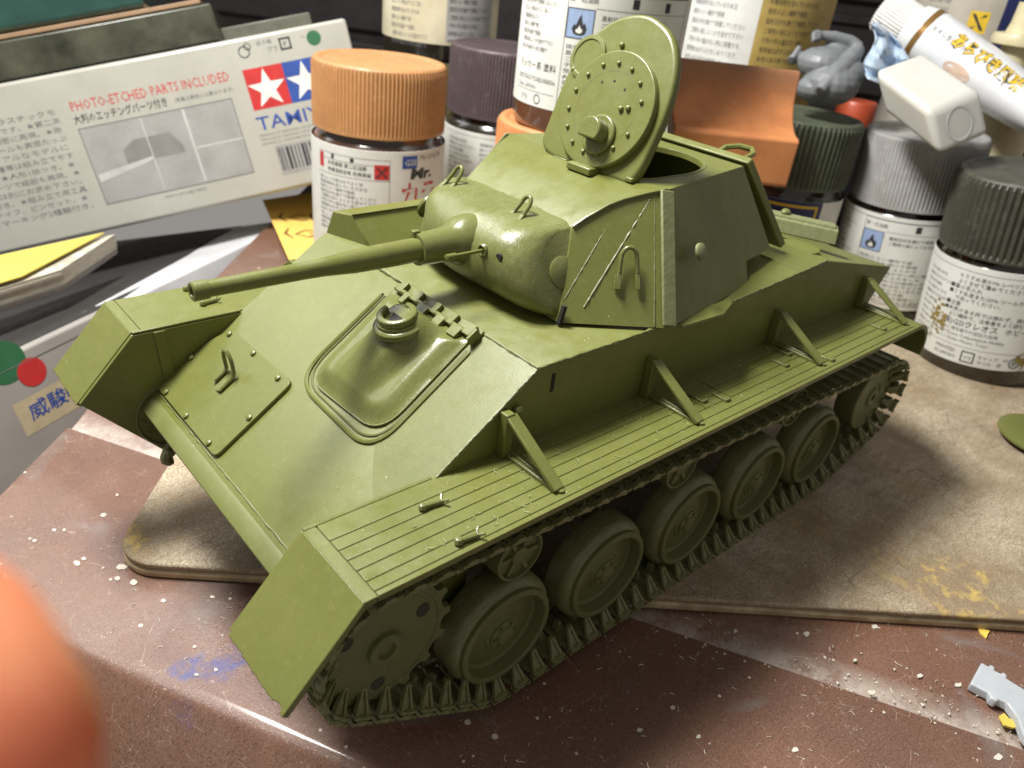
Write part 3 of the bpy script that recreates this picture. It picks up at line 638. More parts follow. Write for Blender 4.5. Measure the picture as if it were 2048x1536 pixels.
# ------------------------------------------------------------------ print on labels
INK = simple('black_ink', (.03, .03, .035), rough=.6); INKG = simple('grey_ink', (.16, .16, .17), rough=.6)
RED = simple('red_ink', (.52, .03, .03), rough=.5); BLUE = simple('blue_ink', (.03, .08, .33), rough=.5); LBLUE = simple('light_blue_ink', (.30, .40, .62), rough=.5)
WHITE = simple('white_ink', (.78, .77, .72), rough=.5); YELLOW = simple('yellow_ink', (.78, .52, .03), rough=.5); GREENI = simple('green_ink', (.03, .14, .06), rough=.5)
GREYP = simple('grey_print', (.30, .295, .285), (.36, .355, .35), 1.2, .3); NAVY = simple('navy_print', (.018, .025, .11), rough=.45); BROWNI = simple('brown_ink', (.16, .07, .02), rough=.7)
FC = {}
def text_geo(s, size, bold=0):
    key = (s, bold)
    if key not in FC:
        c = bpy.data.curves.new('text', 'FONT'); c.body = s; c.size = 1; c.resolution_u = 1; c.offset = bold
        o = bpy.data.objects.new('text', c); me = o.to_mesh(); FC[key] = ([tuple(v.co) for v in me.vertices], [tuple(p.vertices) for p in me.polygons]); o.to_mesh_clear(); bpy.data.objects.remove(o); bpy.data.curves.remove(c)
    v, f = FC[key]; return [(x*size, y*size) for x, y, z in v], f
class Print:
    """flat print laid on a surface: where(x, y, h) gives the point"""
    def __init__(s, where): s.w = where; s.d = {}; s.o = []
    def raw(s, m, vs, fs, h=.004, own=None):
        if own: s.o.append((own, m, MB().add([s.w(x, y, h) for x, y in vs], fs))); return
        s.d.setdefault(m.name, (m, MB()))[1].add([s.w(x, y, h) for x, y in vs], fs)
    def text(s, m, st, x, y, size, width=None, bold=0, slant=0, h=.004):
        v, f = text_geo(st, size, bold)
        if not v: return
        k = 1
        if width: k = width/max(1e-6, max(p[0] for p in v))
        s.raw(m, [(x+p[0]*k+slant*p[1], y+p[1]) for p in v], f, h)
    def rect(s, m, x0, y0, x1, y1, h=.003, own=None):
        n = max(1, int(abs(x1-x0)/.12)); vs = []
        for i in range(n+1): X = x0+(x1-x0)*i/n; vs += [(X, y0), (X, y1)]
        s.raw(m, vs, [(2*i, 2*i+2, 2*i+3, 2*i+1) for i in range(n)], h, own or ('printed_panel' if abs((x1-x0)*(y1-y0)) > .08 else None))
    def frame(s, m, x0, y0, x1, y1, w=.02, h=.004):
        s.rect(m, x0, y0, x1, y0+w, h); s.rect(m, x0, y1-w, x1, y1, h); s.rect(m, x0, y0, x0+w, y1, h); s.rect(m, x1-w, y0, x1, y1, h)
    def poly(s, m, P, h=.004, own=None): s.raw(m, P, [tuple(range(len(P)))], h, own)
    def disc(s, m, x, y, r, h=.004, n=28): s.poly(m, [(x+r*math.cos(2*math.pi*i/n), y+r*math.sin(2*math.pi*i/n)) for i in range(n)], h, 'printed_disc')
    def ringp(s, m, x, y, r, w, h=.004, n=24):
        vs = [(x+q*math.cos(2*math.pi*i/n), y+q*math.sin(2*math.pi*i/n)) for q in (r, r-w) for i in range(n)]
        s.raw(m, vs, [(i, (i+1) % n, n+(i+1) % n, n+i) for i in range(n)], h)
    def star(s, m, x, y, r, h=.006):
        P = [(x+(r if i % 2 == 0 else r*.40)*math.sin(i*math.pi/5), y+(r if i % 2 == 0 else r*.40)*math.cos(i*math.pi/5)) for i in range(10)]
        s.raw(m, P+[(x, y)], [(i, (i+1) % 10, 10) for i in range(10)], h, 'printed_star')
    def flame(s, m, x, y, w, hh, h=.006):
        P = [(-.5, 0), (-.62, .3), (-.45, .62), (-.32, .5), (-.12, 1.0), (.08, 1.3), (.14, .95), (.3, .6), (.42, .75), (.6, .35), (.5, 0), (.2, -.12), (-.2, -.12)]
        s.poly(m, [(x+a*w, y+b*hh*.7) for a, b in P], h)
    def lines(s, m, x, y, size, lead, rows, width=None):
        for i, r in enumerate(rows):
            if r: s.text(m, r, x, y-i*lead, size, width if width and len(r) > 6 else None)
    def done(s, parent, name='lettering'):
        for m, mb in s.d.values(): mb.build(name, m, parent, smooth=0, kind='stuff')
        for n_, m, mb in s.o: mb.build(n_, m, parent, smooth=0)
# ------------------------------------------------------------------ paint jars
def jarmat(name, c, rough=.18): return simple(name, c, tuple(x*.7 for x in c), 1.5, rough, .05, **{'Coat Weight': .8, 'Coat Roughness': .05})
def capmat(name, c1, c2, rough=.5):
    t = NT(name); pale = tuple(min(1, x*1.25+.06) for x in c1); drk = tuple(x*.6 for x in c2)
    c = t.mix(t.ramp(t.noise(1.3, 6, .65), [(.35, 0), (.68, 1)]), c1, c2); c = t.mix(t.ramp(t.noise(3.2, 7, .75, dist=.6), [(.54, 0), (.72, .7)]), c, pale); c = t.mix(t.ramp(t.noise(5, 6, .8), [(.60, 0), (.70, .6)]), c, drk)
    c = t.mix(t.ramp(t.noise(30, 3, .7), [(.6, 0), (.75, .5)]), c, pale)
    t.set('Base Color', c); t.set('Roughness', t.ramp(t.noise(2.6, 5), [(.3, rough-.12), (.7, rough+.15)])); t.bump(t.noise(14, 5, .7), .35, .02); return t.m
def labmat(name, c1, c2): return simple(name, c1, c2, 1.1, .5, .1, .08, 12)
PAPER = labmat('label_paper', (.68, .69, .66), (.60, .60, .56))
STAINY = simple('label_paint_stain', (.27, .20, .05), (.20, .15, .03), 3, .45, bump=.4, bsc=8)
def jar(label, base, R, H, caph, cm, gm, lz=(.10, .58), tilt=None, group='paint jars', lm=None, print_fn=None, cat='paint jar', face=0, ribs=108, cap=True):
    base = Vector(base); ang = math.atan2(CP.y-base.y, CP.x-base.x)+face
    M = Matrix.Rotation(ang, 3, 'Z')
    if tilt: M = Matrix.Rotation(math.radians(tilt), 3, CF) @ M
    t = thing('paint_jar', label, cat, base, M, group)
    zc = H-caph
    MB().lathe([(0, 0), (R*.88, 0), (R*.97, .05), (R, .16), (R, zc-.42), (R*.985, zc-.30), (R*.93, zc-.2), (R*.90, zc-.12), (R*.90, zc+.1), (0, zc+.1)], 64, 'z').build('glass_body', gm, t)
    c = MB(); rc = R*.975; n = ribs*4; rows = [(zc, 0), (zc+.06, 0), (zc+.13, 1), (H-.14, 1), (H-.06, .0)]; vs = []
    for z, rib in rows:
        for i in range(n):
            r = rc+((.015 if ribs > 90 else .03)*(1 if i % 4 in (0, 1) else -1) if rib else (.012 if z < zc+.1 else -.02)); a = 2*math.pi*i/n; vs.append((r*math.cos(a), r*math.sin(a), z))
    fs = [(k*n+i, k*n+(i+1) % n, (k+1)*n+(i+1) % n, (k+1)*n+i) for k in range(len(rows)-1) for i in range(n)]
    c.add(vs, fs); c.lathe([(rc-.02, H-.06), (rc-.06, H-.015), (rc-.12, H), (rc-.2, H-.012), (rc-.26, H-.05), (rc*.55, H-.05), (rc*.5, H-.045), (0, H-.045)], 64, 'z')
    c.lathe([(rc, zc), (rc-.1, zc-.0), (R*.85, zc+.02)], 64, 'z')
    if cap: c.build('screw_cap', cm, t, smooth=30)
    z0, z1 = H*lz[0], H*lz[1]; RL = R+.012
    lb = MB().lathe([(RL-.01, z0), (RL, z0+.004), (RL, z1-.004), (RL-.01, z1)], 72, 'z').build('paper_label', lm or PAPER, t)
    if print_fn:
        p = Print(lambda x, y, h: ((RL+h)*math.cos(x/RL), (RL+h)*math.sin(x/RL), y)); print_fn(p, R, z0, z1); p.done(lb)
    return t
KANA = ['ご使用の前によくかき混ぜて下さい。', '火気のある所では使用しないこと。', '換気のよい場所で使用してください。', '子供の手の届かない所に保管する。', '目に入った時は水でよく洗い流す。', '直射日光を避けて保管してください。', '使用後は必ずふたをしめてください。', '有機溶剤を含んでいるため注意する。']
def fine(p, x, y, w, rows, size=.13, lead=.19, m=None, rs=0):
    if lead < .3 and size < .15: rows, size, lead = int(rows*1.42), size*.80, lead*.70
    r = random.Random(rs)
    for i in range(rows): s = KANA[(i*3+rs) % 8]; s = s[:r.randint(9, len(s))]; p.text(m or INKG, s, x, y-i*lead, size, w*len(s)/17)
def p_front(p, R, z0, z1):     # the dark jar by the right edge
    p.rect(INK, -2.6, z1-.15, 2.6, z1-.14)
    y = z1-.34; x = -.90
    for st, dx, sz in (('りうすめ液かMr.レベリングうすめ液で', .16, .125), ('よくまぜて薄めてください。', .16, .125), ('■筆の手入れ', 0, .13), ('■うすめ液またはMr.ツールクリーナー', 0, .125), ('で洗ってください。', .18, .125), ('■注意', 0, .13), ('●火気のある所では使わず、換気、通風の', 0, .125), ('よい場所で、注意書をよく読むこと。', .14, .12)):
        p.text(INK, st, x+dx, y, sz); y -= .140
    p.text(INK, '(株)GSIクレオス', x, y-.06, .20, 1.30, bold=.004); p.text(INK, 'ホビー部', x+1.45, y-.05, .17)
    p.text(INKG, 'Tokyo 東京都千代田区九段南', x, y-.20, .105); p.text(INK, 'GSI Creos Corporation Hobby', x, y-.335, .12); p.text(INKG, '2-3-1, Kudan Minami, Tokyo', x, y-.46, .105)
    p.rect(INKG, -2.6, z0+.44, 2.6, z0+.45)
    p.text(INK, 'PRINTED', -.86, z0+.26, .13); p.text(INK, 'IN JAPAN', -.86, z0+.11, .13)
    p.frame(INK, -.2, z0+.07, .10, z0+.36, .03); p.text(INK, 'プラ', -.15, z0+.16, .10)
    p.text(INKG, 'キャップ：PP', .16, z0+.24, .11); p.text(INKG, 'ラベル：紙', .16, z0+.10, .11)
    p.ringp(INK, .98, z0+.22, .14, .025); p.text(INK, '紙', .9, z0+.16, .16)
    fine(p, -1.75, z1-.45, .95, 9, .12, .215, INKG, 3); fine(p, -1.66, z0+.4, .8, 2, .11, .16, INKG, 1)
    r = random.Random(4)
    for k in range(46):
        a = r.uniform(-.22, .22); b = r.gauss(0, .17); P = [(-1.0+a*(1-.3*b)+r.uniform(.02, .07)*math.cos(q), z0+.98+b+r.uniform(.015, .06)*math.sin(q)) for q in [i*math.pi/3 for i in range(6)]]; p.poly(STAINY, P, .006+.0001*k)
    P = [(1.05+r.uniform(-.04, .04)+.10*math.sin(i), z0-.02+i*.075) for i in range(10)]+[(1.5, z0+.72), (2.4, z0+.8), (2.4, z0-.02)]; p.poly(STAINY, P, .012)
def p_flame(p, R, z0, z1, dx=0):     # label with a flame panel
    p.rect(INKG, -2.4, z1-.12, 2.4, z1-.105)
    p.frame(INKG, dx-.62, z0+.12, dx+2.3, z1-.12, .014)
    p.rect(LBLUE, dx-.60, z1-1.02, dx-.02, z1-.45); p.frame(INK, dx-.60, z1-1.02, dx-.02, z1-.45, .015, .006); p.flame(INK, dx-.31, z1-.92, .26, .40); p.flame(WHITE, dx-.31, z1-.90, .12, .15, .009)
    p.text(INKG, '第一石油類', dx-.58, z1-.33, .12); p.rect(INK, dx+.72, z1-.36, dx+.86, z1-.18); p.rect(INK, dx+1.5, z1-.38, dx+1.64, z1-.2); p.rect(INKG, dx-.02, z1-.43, dx+2.3, z1-.42)
    fine(p, dx+.12, z1-.62, 1.9, 2, .13, .2, INK, 5); fine(p, dx-.56, z1-1.22, 2.7, 8, .12, .17, INKG, 2)
    fine(p, dx-1.95, z1-.34, 1.15, 6, .135, .215, INK, 6); p.text(INK, 'ラッカー系 塗料', dx-1.95, z1-1.75, .17)
    p.rect(INKG, dx-1.95, z1-1.93, dx-.75, z1-1.92); p.text(INK, 'GSI Creos Corporation', dx-1.95, z0+.52, .13); p.text(INKG, 'Tokyo, JAPAN', dx-1.95, z0+.36, .12)
    p.rect(INKG, dx-2.0, z0+.3, dx-.7, z0+.31); p.ringp(INK, dx-1.15, z0+.16, .10, .02); p.text(INKG, 'プラ', dx-1.75, z0+.1, .14)
def p_orange(p, R, z0, z1):
    p.rect(INKG, -1.75, z1-.22, .28, z1-.21); p.rect(INKG, .28, z0, .292, z1-.21)
    p.rect(RED, -1.72, z1-.62, -1.56, z1-.25); p.rect(INK, -.72, z1-.34, -.62, z1-.24); p.rect(INK, -1.28, z1-.34, -1.19, z1-.23); p.rect(INKG, -1.75, z1-.37, .28, z1-.36)
    p.text(INK, '火気厳禁 第二石油類', -1.4, z1-.50, .12); p.text(INK, '有機溶剤含有 危険等級', -1.4, z1-.66, .12); p.rect(INKG, -1.75, z1-.74, .28, z1-.73)
    p.rect(RED, -.10, z1-.70, .27, z1-.33)
    for k in (-1, 1): p.poly(INK, [(.085-.12*k-.03, z1-.64), (.085-.12*k+.03, z1-.64), (.085+.12*k+.03, z1-.40), (.085+.12*k-.03, z1-.40)], .008)
    fine(p, -1.72, z1-.9, 1.9, 9, .12, .17, INKG, 4)
    p.rect(BLUE, .60, z1-.42, 1.02, z1-.10); p.text(WHITE, 'GSI', .65, z1-.34, .21, .32, h=.008); p.text(INK, 'Mr.COLOR', 1.10, z1-.22, .17)
    p.text(INK, 'Mr.', .82, z1-.68, .36, .72, bold=.05, slant=.15); p.text(RED, 'カラー', .54, z1-1.42, .80, 1.75, bold=.015)
    p.poly(simple('dried_paint', (.50, .40, .20), rough=.5), [(-1.5, z0+.3), (-1.25, z0+.2), (-1.1, z0+.55), (-1.2, z0+.95), (-1.42, z0+.9)], .008)
def p_plain(sd=0, m=None):
    def f(p, R, z0, z1):
        p.rect(INKG, -2.3, z1-.12, 2.3, z1-.11)
        for c in (-1.75, -.55, .65): fine(p, c, z1-.34, 1.05, int((z1-z0-.4)/.2), .13, .2, m or INKG, sd+int(c*3) % 5)
    return f
CAP_OR = capmat('cap_ochre', (.44, .22, .085), (.37, .18, .07)); CAP_OR2 = capmat('cap_orange', (.56, .235, .085), (.48, .19, .07))
CAP_PU = capmat('cap_purple_brown', (.075, .050, .055), (.055, .04, .042)); CAP_GN = capmat('cap_dark_green', (.085, .10, .065), (.062, .075, .048)); CAP_SI = capmat('cap_silver_grey', (.36, .36, .36), (.27, .26, .25), .38); CAP_DK = capmat('cap_dark_olive', (.058, .060, .042), (.042, .044, .032)); CAP_OL = capmat('cap_olive_brown', (.10, .085, .03), (.08, .07, .025))
G_BR = jarmat('glass_brown_paint', (.06, .025, .012)); G_DK = jarmat('glass_dark_paint', (.022, .018, .014)); G_OR = jarmat('glass_orange_brown_paint', (.16, .07, .035)); G_GR = jarmat('glass_grey_paint', (.10, .095, .09))
jar('paint jar with an ochre ribbed cap and a white label with a red X square', (-3.06, -10.27, 0), 1.74, 5.3, 1.62, CAP_OR, G_BR, (.06, .645), print_fn=p_orange)
jar('paint jar with an orange cap that carries a white labelled jar on top', (-5.62, -5.73, 0), 1.86, 4.62, 1.7, CAP_OR2, G_DK, print_fn=p_plain(1))
jar('stacked jar with a clean white flame label, standing on the orange cap', (-5.78, -5.39, 4.58), 1.84, 5.1, 1.7, CAP_DK, G_OR, (.105, .60), print_fn=lambda p, R, a, b: p_flame(p, R, a, b, -.05), face=-.06) 
jar('paint jar with a dusty purple brown cap, right behind the ochre capped jar', (-7.72, -10.76, 0), 1.70, 5.55, 1.85, CAP_PU, G_DK, (.08, .60), print_fn=p_plain(3))
jar('olive capped paint jar almost hidden behind the ochre capped jar', (-7.76, -14.17, 0), 1.80, 4.80, 1.7, CAP_OL, G_DK, print_fn=p_plain(5))
LB_BG = labmat('label_paper_beige', (.62, .57, .42), (.50, .45, .31)); LB_ST = simple('label_paper_stained', (.44, .32, .10), (.34, .24, .06), 1.5, .5)
def p_beige(p, R, z0, z1):
    p.rect(GREYP, .18, z0+.1, 1.9, z1-.9, .002); p.rect(YELLOW, .28, z1-.62-.2, .62, z1-.5); p.rect(INK, .36, z1-.74, .54, z1-.58, .006); fine(p, -1.7, z1-.4, 1.5, 12, .15, .22, INKG, 2); fine(p, .25, z1-1.1, 1.5, 9, .15, .22, INK, 4)
jar('upper jar with a beige hazard label, stacked behind the ochre capped jar', (-7.76, -14.17, 4.76), 1.80, 5.2, 1.7, CAP_DK, G_DK, (.10, .62), lm=LB_BG, print_fn=p_beige)
def p_yel(p, R, z0, z1):
    p.rect(LB_ST, .15, z0, 3.4, z1, .002); fine(p, -1.95, z1-.5, 1.9, 26, .17, .25, INKG, 1); fine(p, .35, z1-.5, 2.0, 26, .17, .25, INK, 4)
jar('tall bottle with a white label half soaked yellow, behind the raised turret hatch', (-14.46, -7.2, 0), 2.25, 10.5, 1.9, CAP_DK, G_DK, (.08, .78), print_fn=p_yel, cat='paint bottle')
def p_navy(p, R, z0, z1):
    p.rect(NAVY, -1.5, z0, 1.6, z1, .002); p.frame(YELLOW, -.6, z0+.2, 1.05, z1-.1, .07, .006); p.rect(WHITE, 1.18, z0, 2.4, z1, .004)
jar('paint jar with a dark green cap and a navy label edged in yellow', (-12.28, -3.47, 0), 1.60, 4.98, 1.72, CAP_GN, G_DK, (.08, .60), print_fn=p_navy, ribs=70)
jar('paint jar with a plain silver grey cap and a flame label', (-14.66, -.72, 0), 1.60, 4.96, 1.82, CAP_SI, G_DK, (.08, .60), print_fn=lambda p, R, a, b: p_flame(p, R, a, b, -.28), ribs=100, face=-.05, tilt=-5)
jar('paint jar with a dark olive cap, cut off by the right edge of the picture', (-13.3, 2.6, 0), 1.60, 4.9, 1.80, CAP_DK, jarmat('glass_olive_paint', (.025, .018, .008), .1), (.095, .60), tilt=-8, print_fn=p_front, ribs=66, face=-.10)
def p_x(p, R, z0, z1):
    p.rect(NAVY, .55, z0, 2.4, z1, .002); p.text(YELLOW, '1/', .78, z1-1.75, 1.0, 1.0, bold=.03); p.rect(YELLOW, -.28, z1-1.32, .25, z1-.75); 
    for k in (-1, 1): p.poly(INK, [(-.015-.16*k-.05, z1-1.25), (-.015-.16*k+.05, z1-1.25), (-.015+.16*k+.05, z1-.83), (-.015+.16*k-.05, z1-.83)], .008)
    fine(p, -1.7, z1-.4, 1.3, 10, .16, .24, INKG, 2); fine(p, -.3, z1-1.6, .8, 6, .14, .22, INKG, 6)
jar('grey labelled bottle with a yellow X square and navy panel, behind the tube', (-20.3, -2.9, 0), 2.05, 11.0, 1.9, CAP_DK, G_DK, (.08, .78), lm=labmat('label_paper_grey', (.48, .45, .38), (.40, .37, .31)), print_fn=p_x, cat='paint bottle')
CREAM = simple('cream_plastic', (.66, .60, .40), (.56, .50, .30), 2, .35)
ct = thing('cream_bottle', 'cream plastic bottle with a flanged stopper, in the upper right corner', 'bottle', (-17.3, -.55, 0))
MB().lathe([(0, 0), (1.1, 0), (1.15, .2), (1.15, 5.6), (.75, 6.2), (.42, 6.5), (.40, 7.2)], 40, 'z').build('bottle_body', CREAM, ct)
MB().lathe([(.43, 7.1), (.72, 7.16), (.74, 7.3), (.70, 7.42), (.45, 7.46), (.40, 7.7), (.38, 8.2), (0, 8.2)], 40, 'z').build('stopper', CREAM, ct)
tag(MB().lathe([(0, 0), (1.0, 0), (1.02, .3), (1.02, 6.2), (.98, 6.3), (0, 6.32)], 44, 'z', (-12.4, -12.8, 0)).build('cream_lid_pot', simple('cream_pot', (.58, .54, .42), rough=.4), None), 'cream pot standing between the beige labelled jar and the white flame label', 'pot')
# ------------------------------------------------------------------ orange holder
ORP = simple('orange_plastic', (.74, .30, .11), (.52, .20, .08), .9, .45, .1, .25, 10, **{'Subsurface Weight': .1, 'Subsurface Radius': (.3, .1, .03), 'Subsurface Scale': .3})
ORL = NT('orange_plastic_brown_lip'); zz = ORL.n('ShaderNodeSeparateXYZ'); ORL.l(ORL.co, zz.inputs[0])
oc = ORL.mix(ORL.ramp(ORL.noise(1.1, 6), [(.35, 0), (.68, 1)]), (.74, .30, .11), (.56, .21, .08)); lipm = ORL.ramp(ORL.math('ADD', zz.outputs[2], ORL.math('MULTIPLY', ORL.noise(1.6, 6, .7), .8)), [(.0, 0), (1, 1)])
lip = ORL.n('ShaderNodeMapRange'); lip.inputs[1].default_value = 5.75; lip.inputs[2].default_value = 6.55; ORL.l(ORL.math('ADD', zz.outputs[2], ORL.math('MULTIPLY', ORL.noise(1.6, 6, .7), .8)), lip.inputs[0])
oc = ORL.mix(ORL.math('MULTIPLY', lip.outputs[0], .75), oc, (.25, .13, .075)); oc = ORL.mix(ORL.ramp(ORL.noise(5, 6, .8), [(.62, 0), (.72, .6)]), oc, (.33, .17, .09))  # lip turns browner towards its top, then brown mottling all over
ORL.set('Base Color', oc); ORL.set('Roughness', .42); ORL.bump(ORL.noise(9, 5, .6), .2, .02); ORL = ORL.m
OW = V(.745, -.667, 0); OBk = V(-.667, -.745, 0); OO = V(-9.04, -1.67, 0)
oh = thing('tool_holder', 'orange plastic holder with a curved trough and raised back lip, behind the turret', 'tool holder', OO, Matrix((OW, OBk, V(0, 0, 1))).transposed())
prof = [(0, 4.84)]+[(.10+1.02*math.cos(math.radians(a)), 5.93+1.02*math.sin(math.radians(a))) for a in range(-90, -4, 8)]+[(1.14, 6.12), (1.20, 6.24), (1.30, 6.25), (1.36, 6.12), (1.32, 5.4), (1.1, 4.75), (.85, 4.5), (.28, 4.45), (.24, 3.85), (.14, 3.74), (.05, 3.80)]
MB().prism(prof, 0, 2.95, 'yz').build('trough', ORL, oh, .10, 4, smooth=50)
MB().prism([(1.5, .1), (2.9, .1), (2.9, 1.0), (1.5, 1.0)], 0, 4.54, 'xy').build('foot', ORP, oh, .05)
# ------------------------------------------------------------------ grey plastic figure torso, on the green cap
GP = simple('grey_figure_plastic', (.17, .18, .19), (.14, .15, .16), 3, .5, .1, .2, 16)
fg = MB(); F0 = 20.2
def fp(px, py, d=0): return ray_at(px, py, F0+d)
fg.ball(fp(1662, 168, .0), .72, 18, .74); fg.ball(fp(1645, 128, .1), .66, 18, .66); fg.ball(fp(1690, 150, -.05), .50, 16, .9); fg.ball(fp(1630, 178, .1), .50, 14, .7); fg.ball(fp(1670, 108, .15), .42, 14, .7)
fg.tube([fp(1640, 182, -.5), fp(1672, 146, -.42), fp(1702, 118, -.3), fp(1719, 97, -.15)], [.14, .22, .23, .15], 12); fg.tube([fp(1719, 97, -.15), fp(1700, 84, -.1), fp(1668, 74, -.1), fp(1644, 70, -.1)], [.16, .17, .15, .11], 12)
fg.ball(fp(1634, 72, -.1), .16, 10)
for k in range(4): fg.tube([fp(1636+k*1.5, 62+k*5, -.2), fp(1627, 65+k*5, -.25), fp(1624, 70+k*5, -.16)], .04, 6)
fg.tube([fp(1614, 132, .2), fp(1594, 112, .2), fp(1580, 122, .2)], [.2, .16, .13], 10); fg.tube([fp(1600, 94, .1), fp(1584, 118, .1)], .085, 8)
fo = fg.build('figure_torso', GP, None); r_ = fo.modifiers.new('join', 'REMESH'); r_.mode = 'VOXEL'; r_.voxel_size = .028; r_.use_smooth_shade = True
sm = fo.modifiers.new('soften', 'SMOOTH'); sm.iterations = 4; sm.factor = .5
tag(fo, 'grey plastic figure torso with a bent arm, lying on the dark green cap', 'figure part')
tag(MB().lathe([(0, 0), (.6, 0), (.62, .1), (.62, .85), (.56, .95), (0, .97)], 36, 'z', (-17.0, -4.35, 4.02)).build('red_cap', simple('red_orange_cap', (.50, .085, .035), rough=.4), None), 'small orange red cap behind the grey figure', 'cap')
tag(MB().lathe([(0, 0), (.9, 0), (.92, .2), (.92, 3.99), (0, 4.01)], 36, 'z', (-17.0, -4.35, 0)).build('cap_stand', simple('dark_pot', (.03, .03, .035), rough=.5), None), 'dark pot under the small orange red cap', 'pot')
tag(MB().prism(rpoly([(-.9, 0), (.8, 0), (.7, .9), (-.5, 1.1)], .25), -.5, .5).build('dark_lump', simple('dark_grey_lump', (.05, .05, .055), rough=.6), None, .1, loc=(-20.5, -7.2, 5.4)), 'dark grey lump behind the grey figure', 'scrap')
# ------------------------------------------------------------------ translucent block, tube, wrapper
MILK = simple('milky_plastic', (.72, .715, .67), (.67, .66, .61), .7, .34, .05, **{'Subsurface Weight': .6, 'Subsurface Radius': (.6, .55, .4), 'Subsurface Scale': .5, 'Transmission Weight': .2})
A_, B_, C_, D_ = [ray_at(x, y, t) for x, y, t in ((1962, 181, 17.7), (1981, 270, 18.0), (1877, 312, 17.6), (1857, 222, 17.3))]
ax = ray_at(1806, 163, 19.0)-ray_at(1919, 246, 17.65)
bb = tag(MB().hexa([A_, B_, C_, D_], [A_+ax, B_+ax, C_+ax, D_+ax]).build('milky_block', MILK, None, .17, 5), 'milky translucent plastic block resting on the silver grey cap', 'plastic block')
bn = (B_-A_).cross(D_-A_).normalized(); bn = bn if bn.dot(CP-A_) > 0 else -bn; bc = (A_+B_+C_+D_)/4
rr = bn.to_track_quat('Z', 'Y').to_matrix()
o = MB().lathe([(.42, -.01), (.41, .004), (.38, .010), (.34, .004), (.32, -.01)], 36, 'z').build('raised_ring', MILK); o.matrix_world = Matrix.Translation(bc) @ rr.to_4x4(); o.parent = bb
t0, t1 = ray_at(1792, 36, 21.3), ray_at(2190, 305, 19.4); td = (t1-t0).normalized()
up = V(0, 0, 1); tx = td; tz = (up-tx*up.dot(tx)).normalized(); ty = tz.cross(tx)
tb = thing('glue_tube', 'white squeeze tube with a ribbed cap, gold band and yellow lettering, over the jars', 'tube', t0, Matrix((ty, tz, tx)).transposed())
TUBEM = simple('white_tube', (.74, .75, .76), (.68, .69, .71), 2, .28, .06)
def loft(st, n=48):
    vs = [(a*math.cos(2*math.pi*i/n), b*math.sin(2*math.pi*i/n), z) for z, a, b in st for i in range(n)]; m = len(st)
    return MB().add(vs, [(k*n+i, k*n+(i+1) % n, (k+1)*n+(i+1) % n, (k+1)*n+i) for k in range(m-1) for i in range(n)]+[tuple(range(n-1, -1, -1)), tuple((m-1)*n+i for i in range(n))])
TS = [(0.45, 0.528, 0.528), (0.55, 0.66, 0.66), (0.8, 0.726, 0.726), (1.6, 0.748, 0.726), (3.0, 0.814, 0.682), (4.5, 0.968, 0.55), (6.2, 1.155, 0.275), (7.0, 1.188, 0.066), (7.6, 1.188, 0.055)]
loft(TS).build('tube_body', TUBEM, tb)
n = 40*4; vs = []
for z, rib in ((-.42, 0), (-.36, 1), (.42, 1), (.50, 0)):
    for i in range(n): r = .55+(.018*(1 if i % 4 < 2 else -1) if rib else -.03); vs.append((r*math.cos(2*math.pi*i/n), r*math.sin(2*math.pi*i/n), z))
MB().add(vs, [(k*n+i, k*n+(i+1) % n, (k+1)*n+(i+1) % n, (k+1)*n+i) for k in range(3) for i in range(n)]+[tuple(range(n-1, -1, -1)), tuple(3*n+i for i in range(n))]).build('ribbed_cap', simple('white_cap', (.72, .71, .68), rough=.4), tb)
gold = simple('gold_band', (.30, .17, .05), rough=.3, Metallic=.4)
MB().lathe([(.73, .86), (.742, .87), (.744, 1.02), (.73, 1.03)], 48, 'z').build('gold_band', gold, tb)
def tube_at(s, a, h):     # s along the tube, a around (0 = up)
    for (z0, a0_, b0_), (z1, a1_, b1_) in zip(TS, TS[1:]):
        if z0 <= s <= z1: q = (s-z0)/(z1-z0); A = a0_+(a1_-a0_)*q; B = b0_+(b1_-b0_)*q; break
    return ((A+h)*math.cos(a), (B+h)*math.sin(a), s)
cd_ = (CP-(t0+td*2.5)); acam = math.atan2(cd_.dot(tz), cd_.dot(ty)); dd_ = -ty*math.sin(acam)+tz*math.cos(acam); sgn = 1 if dd_.dot(CU) > 0 else -1
p = Print(lambda x, y, h: tube_at(max(.6, min(7.5, x)), acam+sgn*y/.68, h+.004))
p.text(INK, 'おろし生タイプ', 1.12, .22, .15); p.text(INK, 'あらびき風味', 1.72, .20, .44, 2.15, bold=.06, h=.003); p.text(YELLOW, 'あらびき風味', 1.72, .205, .44, 2.15, bold=.02, h=.010)
p.poly(simple('peach_print', (.70, .52, .40), rough=.4), [(2.35+.40*math.cos(i*.4), -.22+.17*math.sin(i*.4)) for i in range(16)], .004)
p.done(tb)
WR = simple('pale_blue_film', (.52, .64, .80), (.44, .56, .74), 3, .25, .08, **{'Transmission Weight': .15, 'Subsurface Weight': .3, 'Subsurface Radius': (.3, .3, .4), 'Subsurface Scale': .3})
wm = MB(); nI, nJ = 22, 18; rw = random.Random(3); vs = []
for i in range(nI+1):
    for j in range(nJ+1):
        u, w = i/nI, j/nJ; d = .18*math.sin(9*u+4*w)+.14*math.sin(17*w-6*u)+rw.uniform(-.05, .05)
        x = 1738+(40+110*w)*u*(.5+.5*w)+12*math.sin(6*w); y = 46+(112+10*math.sin(5*u))*w+18*u*w
        vs.append(ray_at(x, y, 20.3+.5*u-.4*w+d))
wm.add(vs, [(i*(nJ+1)+j, (i+1)*(nJ+1)+j, (i+1)*(nJ+1)+j+1, i*(nJ+1)+j+1) for i in range(nI) for j in range(nJ)])
